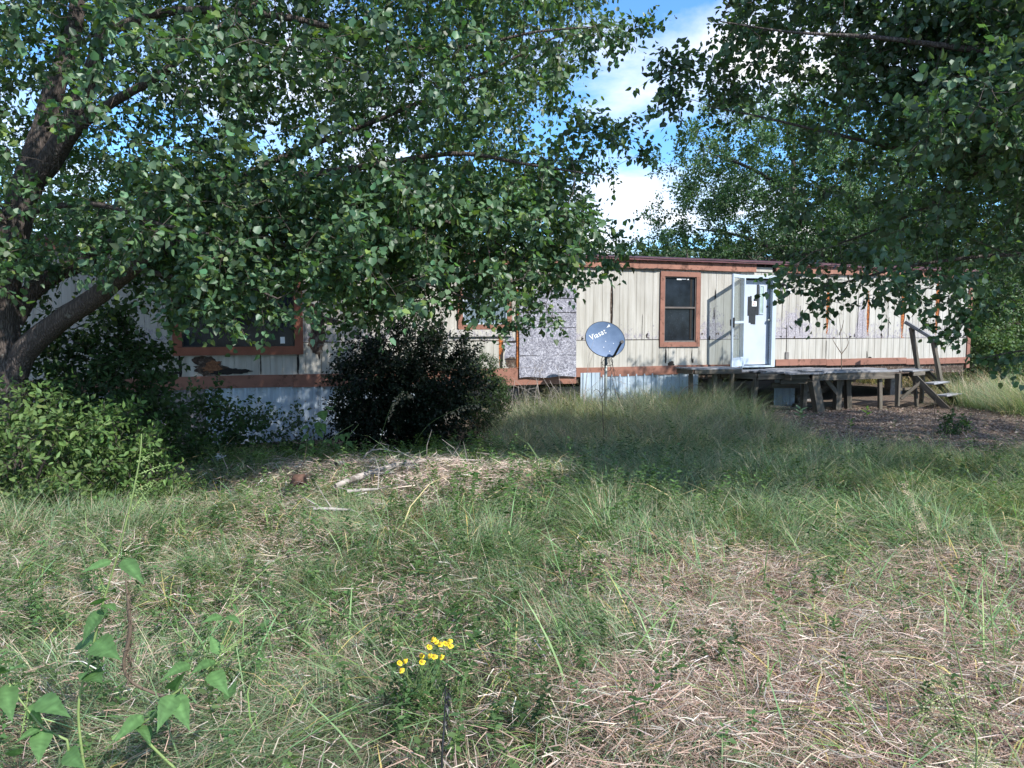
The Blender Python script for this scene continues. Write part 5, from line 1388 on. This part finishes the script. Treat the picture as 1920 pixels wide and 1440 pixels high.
# privet like thicket at the left edge
bush('leafy_shrub', 'yellow green leafy shrub in the sun at the foot of the left pear tree', (-4.55, 6.9), 6, (-4.5, 6.75, .42), (1.0, .65, .78), 190, 4, .24, 8, .066, (.115, .18, .058), LANCE, single=120, poly=[(-200, 670), (30, 700), (50, 690), (100, 710), (140, 750), (180, 780), (170, 830), (225, 860), (205, 915), (110, 955), (-200, 980)])
bush('leafy_shrub', 'green leafy shrub right of the sunny one, under the low limb', (-3.9, 7.3), 5, (-3.75, 7.2, .28), (.8, .55, .68), 150, 4, .22, 8, .06, (.105, .18, .05), LANCE, single=80, poly=[(120, 690), (200, 730), (240, 700), (260, 790), (320, 800), (290, 850), (330, 900), (260, 935), (100, 940)])
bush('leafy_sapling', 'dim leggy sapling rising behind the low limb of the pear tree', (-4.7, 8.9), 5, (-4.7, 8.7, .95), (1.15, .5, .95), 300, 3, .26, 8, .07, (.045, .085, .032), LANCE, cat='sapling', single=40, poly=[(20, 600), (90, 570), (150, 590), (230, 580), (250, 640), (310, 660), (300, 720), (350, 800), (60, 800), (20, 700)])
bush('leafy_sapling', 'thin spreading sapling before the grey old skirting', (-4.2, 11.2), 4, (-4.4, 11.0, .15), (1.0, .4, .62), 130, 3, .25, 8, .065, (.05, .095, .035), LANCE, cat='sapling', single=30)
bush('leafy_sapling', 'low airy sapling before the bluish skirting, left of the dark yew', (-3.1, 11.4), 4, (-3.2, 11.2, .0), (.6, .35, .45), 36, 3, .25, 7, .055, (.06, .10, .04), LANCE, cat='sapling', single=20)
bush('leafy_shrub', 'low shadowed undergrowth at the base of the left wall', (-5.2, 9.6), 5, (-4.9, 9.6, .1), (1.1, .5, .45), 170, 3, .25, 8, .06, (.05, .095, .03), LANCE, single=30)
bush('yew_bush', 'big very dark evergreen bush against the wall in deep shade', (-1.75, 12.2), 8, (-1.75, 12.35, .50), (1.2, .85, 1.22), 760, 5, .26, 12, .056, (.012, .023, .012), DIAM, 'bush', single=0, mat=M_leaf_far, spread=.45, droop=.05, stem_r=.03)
bush('boxwood_bush', 'smaller dense green bush between the dark yew and the strand board', (-.55, 13.6), 6, (-.55, 13.6, .42), (.52, .5, .68), 300, 5, .15, 10, .034, (.042, .078, .026), DIAM, 'bush', single=0, mat=M_leaf_far, spread=.6)
bush('leafy_shrub', 'pale green bush past the right corner of the home', (13.2, 20.6), 5, (13.3, 20.8, .7), (.8, .7, .75), 150, 4, .3, 8, .09, (.10, .16, .06), LANCE)

M_broad = leaf_mat('broad_weed_leaf', .6, .34, .2, (1.1, 1.3, .5))
def leaf_obj(root, base, tip, width, col_, mat=M_broad, name='leaf', droop=.12, up=(0, -.45, .9), label=None):
    """one broad leaf with midrib fold and serrated edge, from base to tip (world)"""
    b_ = np.array(base, float); t_ = np.array(tip, float); d_ = t_ - b_; Ln = np.linalg.norm(d_)
    D, T, Nn = leaf_frames(d_[None], np.array(up, float)[None]); D, T, Nn = D[0], T[0], Nn[0]
    s = np.linspace(0, 1, 17); w = np.interp(s, [0, .04, .12, .22, .36, .52, .68, .84, 1], [0, .40, .80, 1, .93, .72, .46, .20, 0]) * width * .86 / 2
    w = w * (1 + .06 * np.array([0] + [1, -1] * 7 + [1, 0])) * (1 + .05 * rng.normal())
    V = []; 
    for i in range(len(s)):
        c = b_ + D * Ln * s[i] + Nn * (-droop * Ln * (s[i] ** 2) + droop * Ln * s[i] * .6)
        for q in (-1, -.5, 0, .5, 1): V.append(c + T * w[i] * q + Nn * (abs(q) * w[i] * .10))
    F = [(i * 5 + j, i * 5 + j + 1, i * 5 + j + 6, i * 5 + j + 5) for i in range(len(s) - 1) for j in range(4)]
    V = np.array(V) - np.array(root.location); cc = np.tile(np.array(col_) * rng.uniform(.85, 1.15), (len(V), 1)); cc = cc * (1 + .12 * rng.normal(size=(len(V), 1))); cc[2::5] = cc[2::5] * 1.35
    return obj_np(name, V, [np.array(F)], mat, root, cc, smooth_=True, **({'label': label} if label else {}))
M_stem = simple('green_stem', (.20, .27, .09), .6, var=.2, scale=10)
M_drystem = simple('dry_brown_stem', (.13, .095, .065), .85, var=.35, scale=10)
M_spike = simple('green_flower_spike', (.16, .23, .07), .7, var=.4, scale=40)
def stem_obj(root, pts, rad, mat=M_stem, name='stem'):
    p = spline([(*a, r_) for a, r_ in zip(pts, rad)], .03); V, F = tube_arrays(p[:, :3] - np.array(root.location), p[:, 3], 7); return obj_np(name, V, [F], mat, root, smooth_=True), p
def spike_obj(root, a, b_, n_=26, w=.011):
    a = np.array(a); b_ = np.array(b_); t = (np.arange(n_) / n_)[:, None]; P = a + (b_ - a) * t + rng.normal(size=(n_, 3)) * .003
    mb = MB(); mb.tube([a, (a + b_) / 2 + np.array((0, 0, .006)), b_], [.0016, .0014, .0008], 4)
    for i in range(n_):
        q = P[i] + rng.normal(size=3) * .004; s = w * (1 - .5 * i / n_) * rng.uniform(.5, 1)
        mb.add([q + np.array(o) * s * .5 for o in ((1, 0, 0), (-.5, .8, 0), (-.5, -.8, 0), (0, 0, 1), (0, 0, -.9))], [(0, 1, 3), (1, 2, 3), (2, 0, 3), (1, 0, 4), (2, 1, 4), (0, 2, 4)])
    mb.v = [tuple(np.array(v) - np.array(root.location)) for v in mb.v]
    return mb.build('flower_spike', M_spike, root)
def C(x, y, d_): return at(x / 2.25, 800 + y / 2.25, d_)      # survey points of the near left corner
GL = (.095, .185, .065)
def weed_plant(label, base, stem, leaves, spikes, dep, w=.5):
    root = empty('ragweed_plant', (base[0], base[1], gz(base[0], base[1])), label, 'weed', 'tall ragweed plants in the near left corner')
    pts = [np.array((base[0], base[1], gz(base[0], base[1]) - .02))] + [C(*p, dep + e) for p, e in stem]
    r_ = np.linspace(.0052, .0018, len(pts)); stem_obj(root, pts, r_)
    for (x0, y0, x1, y1, dd, ww) in leaves:
        b_ = C(x0, y0, dep); t_ = C(x1, y1, dep + dd); leaf_obj(root, b_, t_, np.linalg.norm(t_ - b_) * ww, GL, droop=rng.uniform(.1, .35), up=(rng.normal() * .3, -.45 + rng.normal() * .2, .9))
    for (x0, y0, x1, y1, dd) in spikes: spike_obj(root, C(x0, y0, dep), C(x1, y1, dep + dd))
    return root
weed_plant('tallest ragweed with a long pale bare tip rising in front of the left shrubs', (-1.53, 2.62), [((330, 1200), 0), ((380, 980), 0), ((430, 760), 0), ((490, 560), 0), ((550, 330), 0), ((590, 130), 0), ((597, 30), 0)],
    [(432, 772, 335, 915, -.08, .62), (400, 905, 500, 975, -.1, .6), (470, 565, 340, 612, -.1, .38), (520, 560, 608, 660, -.08, .42), (430, 745, 372, 735, -.1, .5), (440, 750, 492, 775, -.06, .6), (405, 905, 290, 925, .1, .5), (380, 1030, 330, 1060, -.1, .6), (375, 1040, 430, 1075, -.1, .6), (455, 690, 410, 668, .06, .45), (455, 695, 490, 690, .1, .4)],
    [(560, 300, 585, 180, .05), (590, 200, 720, 160, .1), (575, 270, 660, 230, .1), (560, 350, 640, 250, .15), (545, 370, 620, 300, -.05), (470, 540, 350, 410, .1), (440, 700, 420, 640, 0), (590, 150, 660, 110, .1)], 2.62)
weed_plant('leaning ragweed with several broad leaves, right of the tallest one', (-1.12, 2.62), [((600, 1300), 0), ((640, 1225), 0), ((730, 1130), .02), ((870, 1030), .04), ((925, 960), .06), ((1000, 920), .08)],
    [(600, 1215, 478, 1330, -.12, .55), (735, 1130, 800, 1280, -.1, .55), (735, 1130, 660, 1280, -.12, .6), (800, 1000, 680, 1060, -.1, .5), (905, 985, 800, 1040, -.1, .5), (890, 1035, 965, 1130, -.08, .55), (925, 960, 885, 870, .04, .7), (935, 800, 855, 820, -.1, .4), (955, 800, 1020, 830, -.06, .4), (745, 1060, 740, 1110, .1, .7), (640, 1230, 700, 1180, .1, .6), (590, 1260, 640, 1330, -.1, .5), (980, 750, 1010, 790, .02, .5), (960, 1150, 1000, 1060, .1, .5)],
    [(930, 960, 1065, 870, .05), (930, 950, 980, 700, .05), (975, 720, 1015, 600, .05), (960, 760, 1190, 540, .3), (900, 1000, 1050, 960, 0), (940, 840, 1080, 760, .1)], 2.55)
weed_plant('ragweed cut by the left frame edge, with drooping toothed leaves', (-1.72, 2.45), [((290, 1370), 0), ((180, 1270), 0), ((60, 1120), 0), ((20, 1040), 0)],
    [(20, 1040, 105, 1000, -.06, .5), (10, 1040, -40, 1010, -.06, .5), (20, 1090, 50, 1240, -.1, .6), (160, 1150, 290, 1215, -.1, .5), (60, 1120, 10, 1230, -.05, .6), (170, 1270, 60, 1330, -.08, .5), (180, 1280, 160, 1420, -.1, .6), (280, 1370, 350, 1440, -.08, .6), (110, 1190, 190, 1250, .05, .6), (90, 1380, 10, 1370, -.1, .4)],
    [(110, 1190, 130, 1060, .05), (110, 1200, 90, 1300, -.05), (150, 1240, 110, 1310, 0), (60, 1110, 70, 1050, 0)], 2.4)
# dead brown stalk behind them
r0 = empty('dead_stalk', (-1.62, 3.0, gz(-1.62, 3.0)), 'shaggy brown dead stalk standing between the two ragweeds', 'dead stalk')
stem_obj(r0, [np.array((-1.10, 3.05, gz(-1.10, 3.05))), C(560, 1080, 3.05), C(550, 850, 3.05), C(530, 640, 3.05)], [.006, .006, .008, .003], M_drystem)
P0 = np.array([C(rng.uniform(535, 562), rng.uniform(650, 1080), 3.05) for _ in range(260)]); Dv = rng.normal(size=P0.shape) * .018
V, F, k, _ = ribbons(P0 - np.array(r0.location), Dv, Dv * 0 + np.array((0, 0, -.015)), np.full(len(P0), .005), norm(rng.normal(size=P0.shape)), 2); obj_np('husks', V, F, M_drystem, r0)

# yellow flowers
fx, fy = -.40, 3.02
fr_ = empty('yellow_flower_plant', (fx, fy, gz(fx, fy)), 'bitterweed plant with a cluster of small yellow daisies', 'flower plant')
M_petal = simple('yellow_petal', (.80, .56, .01), .6, var=.12, scale=40); M_disc = simple('flower_disc', (.55, .33, .02), .8, var=.2, scale=50)
heads = [(812, 1198), (843, 1201), (845, 1210), (826, 1207), (806, 1212), (791, 1229), (792, 1240), (805, 1229), (815, 1230), (828, 1231), (750, 1242), (759, 1239), (752, 1256), (818, 1202), (836, 1206)]
for i, (px, py) in enumerate(heads):
    c = at(px, py, 2.95 + rng.uniform(-.08, .08)); nrm = norm(np.array((rng.normal() * .35, -.55, .75))); a1 = norm(np.cross(nrm, (1, .2, 0))); a2 = np.cross(nrm, a1); mb = MB(); o_ = np.array(fr_.location)
    for k in range(8):
        an = 2 * math.pi * k / 9 + rng.uniform(-.1, .1); dr = a1 * math.cos(an) + a2 * math.sin(an); td = np.cross(nrm, dr); l_ = .0122 * rng.uniform(.85, 1.1)
        q = c - o_; mb.add([q + dr * .004 - td * .0015, q + dr * l_ * .9 - td * .0042 - nrm * .004, q + dr * l_ - nrm * .005, q + dr * l_ * .9 + td * .0042 - nrm * .004, q + dr * .004 + td * .0015], [(0, 1, 2, 3, 4)])
    hd = mb.build('flower', M_petal, fr_)
    mb = MB(); mb.tube([c - o_ - nrm * .004, c - o_ + nrm * .003, c - o_ + nrm * .006], [.006, .0065, .003], 8); mb.build('flower_disc', M_disc, hd)
    mb = MB(); j = np.array((fx + rng.uniform(-.05, .05), fy, .12)) ; mb.tube([j - o_, (j + c) / 2 - o_ + rng.normal(size=3) * .01, c - o_ - nrm * .004], [.0018, .0014, .0011], 4); mb.build('stem', M_stem, fr_)
P = np.array([(fx + rng.normal() * .09, fy + rng.normal() * .06, rng.uniform(.02, .25)) for _ in range(420)]); D = rng.normal(size=P.shape); D[:, 2] = np.abs(D[:, 2]) * .6
V, F, k = leaf_arrays(P - np.array(fr_.location), D, np.array((0, 0, 1.)) + rng.normal(size=P.shape) * .5, rng.uniform(.015, .04, len(P)), LANCE)
obj_np('foliage', V, F, M_grass, fr_, np.repeat(colour(len(P), (.055, .11, .035)), k, 0), kind='stuff')

# black stalk at the bottom edge
b0 = at(829, 1440, 2.45); r1 = empty('burnt_stalk', (b0[0], 2.45, gz(b0[0], 2.45)), 'thin black stalk with a charred husk, below the yellow flowers', 'dead stalk')
t0 = at(836, 1288, 2.5)
stem_obj(r1, [np.array((b0[0] - .003, 2.45, gz(b0[0], 2.45))), b0 + np.array((0, 0, .04)), (b0 + t0) / 2, t0], [.0042, .004, .0035, .002], M_black)
P0 = np.array([t0 + (b0 - t0) * rng.uniform(.02, .5) for _ in range(120)]) + np.array((.007, 0, 0)); Dv = rng.normal(size=P0.shape) * .006 + np.array((.004, 0, -.012))
V, F, k, _ = ribbons(P0 - np.array(r1.location), Dv, Dv * 0, np.full(len(P0), .006), norm(rng.normal(size=P0.shape)), 2); obj_np('husk', V, F, M_black, r1)

# seed head grasses on the right
def seed_grass(label, pts, dep, seeds, dens=70, drop=(-.03, 0, -.012), scale=.007):
    p0 = at(*pts[0], dep); root = empty('seed_head_grass', (p0[0], dep, gz(p0[0], dep)), label, 'seed grass', 'grasses with tan seed heads')
    P_ = [np.array((p0[0], dep, gz(p0[0], dep) - .01))] + [at(*q, dep) for q in pts[1:]]
    _, sp_ = stem_obj(root, P_, np.linspace(.0028, .0011, len(P_)), M_stem)
    a, b_ = seeds; k0 = int(len(sp_) * a); mb = MB(); o_ = np.array(root.location)
    for i in range(dens):
        i0 = rng.integers(k0, min(int(len(sp_) * b_), len(sp_) - 1)); q = sp_[i0, :3] + (sp_[i0 + 1, :3] - sp_[i0, :3]) * rng.random() - o_; d_ = (np.array(drop) * rng.uniform(.1, 1.8) + rng.normal(size=3) * .009) * (1.35 - i0 / len(sp_))
        e = q + d_; mb.tube([q, e], .0005, 3, False)
        for _ in range(3):
            c = e + rng.normal(size=3) * .005; ax = norm(d_ + rng.normal(size=3) * .01); s_ = scale * rng.uniform(.7, 1.3); pr_ = norm(np.cross(ax, (0, 1, .3)))
            mb.add([c, c + ax * s_ * .5 + pr_ * s_ * .2, c + ax * s_, c + ax * s_ * .5 - pr_ * s_ * .2], [(0, 1, 2, 3)])
    mb.build('seed_head', M_seed, root); return root
M_seed = simple('tan_seeds', (.46, .36, .24), .8, var=.3, scale=30)
def C3(x, y): return (1280 + x / 2.25, 800 + y / 2.25)
seed_grass('tall green stem with a drooping tan seed head over the grass at right', [C3(1215, 1300), C3(1170, 1020), C3(1110, 760), C3(1055, 500), C3(1000, 350), C3(935, 235)], 3.05, (.66, 1.0), 90)
seed_grass('shorter stem with a tan seed head, right of the tall one', [C3(1330, 1000), C3(1290, 700), C3(1220, 560), C3(1160, 480), C3(1115, 440)], 3.4, (.6, 1.0), 40, (.02, 0, -.015))
seed_grass('arching seed head grass in front of the dark yew', [(700, 850), (720, 800), (735, 760), (755, 735), (775, 745)], 10.6, (.5, 1.0), 60, (.01, 0, -.05), .022)
seed_grass('long seed stem leaning right in front of the small green bush', [(760, 850), (800, 800), (850, 770), (890, 758), (930, 775)], 10.8, (.5, 1.0), 60, (.01, 0, -.05), .022)
# pale fluffy panicle close to the lens at the lower right
M_fluff = simple('pale_florets', (.40, .37, .20), .8, var=.25, scale=60)
b1 = (1.02, 1.75); root = empty('fluffy_panicle_weed', (b1[0], b1[1], gz(*b1)), 'pale fluffy many branched seed weed in the lower right corner', 'weed')
mb = MB(); o_ = np.array(root.location); top = at(1750, 1240, 1.75); main = spline([(b1[0], b1[1], gz(*b1), .003), (*at(1830, 1430, 1.75), .0025), (*at(1790, 1330, 1.75), .002), (*top, .001)], .02); mb.tube(main[:, :3] - o_, main[:, 3], 5)
fl_ = []
for i in range(34):
    q = main[rng.integers(len(main) // 3, len(main)), :3]; e = q + np.array((rng.uniform(-.13, .15), rng.uniform(-.1, .1), rng.uniform(-.02, .09)))
    mb.tube([q - o_, (q + e) / 2 - o_ + np.array((0, 0, .01)), e - o_], [.0009, .0007, .0005], 3, False)
    for _ in range(46): fl_.append(q + (e - q) * rng.uniform(.3, 1.05) + rng.normal(size=3) * .012)
mb.build('stem', M_stem, root)
P = np.array(fl_); V, F, k = leaf_arrays(P - o_, rng.normal(size=P.shape), rng.normal(size=P.shape), rng.uniform(.003, .0065, len(P)), DIAM); obj_np('florets', V, F, M_fluff, root, kind='stuff')

# pokeweed beside the dark bush
pk = at(605, 850, 10.2); root = empty('broad_leaf_plant', (pk[0], 10.2, gz(pk[0], 10.2)), 'young plant with pale broad leaves in front of the dark bush', 'plant')
def Q(x, y, e=0): return at(550 + x / 3.84, 520 + y / 3.84, 10.2 + e)
for st_ in ([(120, 1290), (110, 1200), (180, 1080), (215, 980), (290, 930)], [(150, 1290), (230, 1200), (330, 1120), (430, 1060)], [(110, 1290), (95, 1200), (90, 1120)], [(380, 1240), (390, 1160), (470, 1060)]):
    stem_obj(root, [Q(*p) for p in st_], np.linspace(.008, .003, len(st_)), M_stem)
for (a, b_, c, d_, w_) in [(200, 960, 230, 1040, .6), (180, 1040, 170, 1130, .45), (205, 1050, 235, 1130, .45), (110, 1070, 40, 1100, .45), (110, 1130, 50, 1190, .5), (80, 1200, 35, 1245, .6), (120, 1170, 145, 1230, .5), (180, 1110, 215, 1160, .4), (250, 1170, 205, 1200, .5), (250, 1170, 280, 1210, .5), (320, 1140, 300, 1190, .5),
                          (340, 1130, 370, 1190, .5), (380, 1120, 405, 1160, .6), (390, 1180, 430, 1230, .5), (140, 1230, 115, 1290, .5), (195, 1230, 200, 1310, .5), (300, 1200, 350, 1260, .4), (230, 930, 300, 960, .25), (215, 990, 140, 985, .3), (270, 960, 320, 900, .2), (160, 1060, 120, 1040, .4)]:
    b3 = Q(a, b_, -.05); t3 = Q(c, d_, -.12); leaf_obj(root, b3, t3, np.linalg.norm(t3 - b3) * w_ * 1.5, (.12, .21, .075))

# ================================================================== dead branches, sticks, scraps
def wood_piece(name, label, rows, cat, mat=M_deadwood, side=0, root_px=None):
    pts = spline([(*at(px, py, d_), r_) for px, py, d_, r_ in rows], .08); pts[:, 2] = np.maximum(pts[:, 2], ground_z(pts[:, 0], pts[:, 1]) + pts[:, 3] * .6 + .13)
    root = empty(name, tuple(pts[0, :3]), label, cat); o_ = np.array(root.location)
    V, F = tube_arrays(pts[:, :3] - o_, pts[:, 3], 8, .2); obj_np('trunk', V, [F], mat, root, smooth_=True)
    tw = []
    for i in range(side):
        q = pts[rng.integers(len(pts) // 5, len(pts)), :3]; d_ = norm(np.array((rng.normal(), rng.normal() * .6, abs(rng.normal()) * .5))) * rng.uniform(.1, .38)
        tw.append((np.array([q, q + d_ * .5 + rng.normal(size=3) * .03, q + d_]) - o_, np.array((.006, .004, .0015))))
    for pts_, rr_ in tw:
        V, F = tube_arrays(pts_, rr_, 4); obj_np('side_twig', V, [F], mat, root)
    return root
wood_piece('fallen_branch', 'long grey dead branch lying across the pale hay patch', [(630, 1005, 7.2, .022), (660, 988, 7.45, .034), (700, 948, 7.8, .032), (742, 918, 8.2, .027), (800, 900, 8.5, .02), (865, 880, 8.9, .014), (930, 868, 9.2, .006)], 'dead branch', side=40)
wood_piece('fallen_branch', 'short bleached stick in front of the long dead branch', [(652, 1016, 7.0, .02), (680, 1012, 7.05, .018), (710, 1014, 7.1, .01)], 'dead branch', side=4)
wood_piece('fallen_branch', 'pale straight stick lying nearest in the grass, left of centre', [(590, 1050, 6.3, .012), (625, 1054, 6.3, .014), (662, 1054, 6.32, .009)], 'dead branch', side=6)
wood_piece('fallen_branch', 'upright forked grey dead branch left of the hay patch', [(630, 920, 8.5, .028), (646, 898, 8.7, .02), (672, 876, 8.9, .014), (688, 850, 9.0, .011), (712, 842, 9.1, .006), (760, 850, 9.2, .003)], 'dead branch', side=9)
wood_piece('fallen_branch', 'dark thin twig lying by the rusty clod', [(540, 945, 7.9, .008), (575, 950, 7.9, .009), (600, 948, 7.9, .004)], 'dead branch', M_twig, 6)
# brush pile under the open end of the home
rt = empty('brush_pile', (.55, 14.6, gz(.55, 14.6)), 'tangle of pale dry vines before the dark crawl space', 'brush'); tw = []
for i in range(90):
    a = np.array((rng.uniform(-.2, 1.6), rng.uniform(14.3, 15.2), 0.)); a[2] = gz(a[0], a[1]); h = rng.uniform(.2, .75); d_ = rng.normal(size=3) * .25
    tw.append((np.array([a, a + d_ * .4 + (0, 0, h * .7), a + d_ + (0, 0, h), a + d_ * 2 + (0, 0, h * .6)]) - np.array(rt.location), np.array((.005, .004, .003, .0015))))
V, F = many_tubes(tw, 4); obj_np('vines', V, [F], M_deadwood, rt, kind='stuff')
# dead stick weed before the dish
p = at(1132, 852, 11.2); rt = empty('dead_stalk', (p[0], 11.2, gz(p[0], 11.2)), 'thin dark dead stalk with a curled top, in the grass before the dish', 'dead stalk')
stem_obj(rt, [np.array((p[0], 11.2, gz(p[0], 11.2))), at(1131, 800, 11.2), at(1128, 745, 11.2), at(1118, 730, 11.2), at(1110, 738, 11.2)], [.006, .006, .005, .004, .002], M_drystem)
stem_obj(rt, [at(1128, 745, 11.2), at(1140, 728, 11.2), at(1150, 742, 11.2)], [.004, .003, .002], M_drystem, 'side_stem')
p = at(1265, 740, 13.5); rt = empty('dead_stalk', (p[0], 13.5, gz(p[0], 13.5)), 'arching dark dead stalk above the tall grass left of the deck', 'dead stalk')
stem_obj(rt, [np.array((p[0], 13.5, gz(p[0], 13.5))), at(1275, 740, 13.5), at(1300, 722, 13.5), at(1325, 728, 13.5), at(1345, 745, 13.5)], [.007, .006, .005, .004, .002], M_drystem)
# leafless sapling at the deck
sx_, sy_ = 7.42, 17.05; rt = empty('bare_sapling', (sx_, sy_, .68), 'leafless forked little sapling rising at the deck before the wall', 'sapling')
for st_ in ([(1578, 694), (1577, 650), (1576, 620), (1573, 592)], [(1577, 662), (1566, 645), (1561, 636)], [(1577, 665), (1590, 645), (1586, 625)], [(1576, 625), (1580, 610), (1582, 600)]):
    stem_obj(rt, [at(a, b_, sy_) for a, b_ in st_], np.linspace(.010, .004, len(st_)), M_drystem)
# slim sticks and sprouts on the bare soil
for px, base_y, top_y, dep, lab in [(1593, 835, 772, 12.2, 'thin upright stick on the bare soil below the deck'), (1755, 800, 735, 14.6, 'leaning brown stick near the foot of the stairs')]:
    p = at(px, base_y, dep); rt = empty('dead_stalk', (p[0], dep, gz(p[0], dep)), lab, 'dead stalk')
    stem_obj(rt, [np.array((p[0], dep, gz(p[0], dep))), at(px - 3, (base_y + top_y) / 2, dep), at(px + 2, top_y, dep)], [.008, .007, .003], M_drystem)
def sprout(px, py, dep, leaves, col_, label, size):
    p = at(px, py, dep); x_, y_ = p[0], dep; g = gz(x_, y_); rt = empty('green_sprout', (x_, y_, g), label, 'sprout')
    stem_obj(rt, [np.array((x_, y_, g)), np.array((x_, y_, g + size * .9))], [.006, .004], M_stem)
    for k in range(leaves):
        a = k * 2.4; b_ = np.array((x_, y_, g + size * (.25 + .65 * k / leaves))); leaf_obj(rt, b_, b_ + np.array((math.cos(a), math.sin(a), .55)) * size * .5, size * .26, col_)
sprout(1500, 782, 14.7, 7, (.12, .20, .11), 'small grey green sprout left of the front deck post', .30)
sprout(1625, 775, 15.2, 4, (.28, .42, .05), 'bright lime green sprout on the soil under the deck edge', .24)
sprout(1595, 798, 13.8, 6, (.06, .11, .03), 'dull green sprout on the soil below the lime one', .2)
bush('low_weed', 'dark green low weed clump on the soil below the stairs', (7.6, 13.0), 3, (7.6, 13.0, -.05), (.3, .25, .18), 40, 3, .12, 6, .05, (.05, .095, .035), LANCE, 'weed')
# scraps
p = at(397, 880, 9.7); mb = MB(); g = gz(p[0], 9.7)
V = [(.0, 0, 0), (.14, .02, .03), (.24, .0, .015), (.26, .1, .03), (.12, .13, .06), (.02, .1, .02)]; mb.add(V, [(0, 1, 4, 5), (1, 2, 3, 4)]); mb.box((.05, .02, -.02), (.2, .1, .02), .012)
o = mb.build('paper_scrap', M_letters, None, label='crumpled white paper scrap on the ground under the window', cat='litter'); o.location = (p[0] - .1, 9.7, g + .08)
p = at(548, 950, 7.75); g = gz(p[0], 7.75); V, F = tube_arrays([(0, 0, 0), (.05, 0, .06), (.11, .01, .07), (.15, 0, .02)], [.03, .06, .05, .02], 8, .5)
o = obj_np('bark_chunk', V, [F], simple('rusty_bark', (.11, .06, .042), .9, var=.4, scale=20), None, label='rusty red brown bark chunk in the grass, left of the dead branch', cat='bark chunk'); o.location = (p[0], 7.75, g + .05)
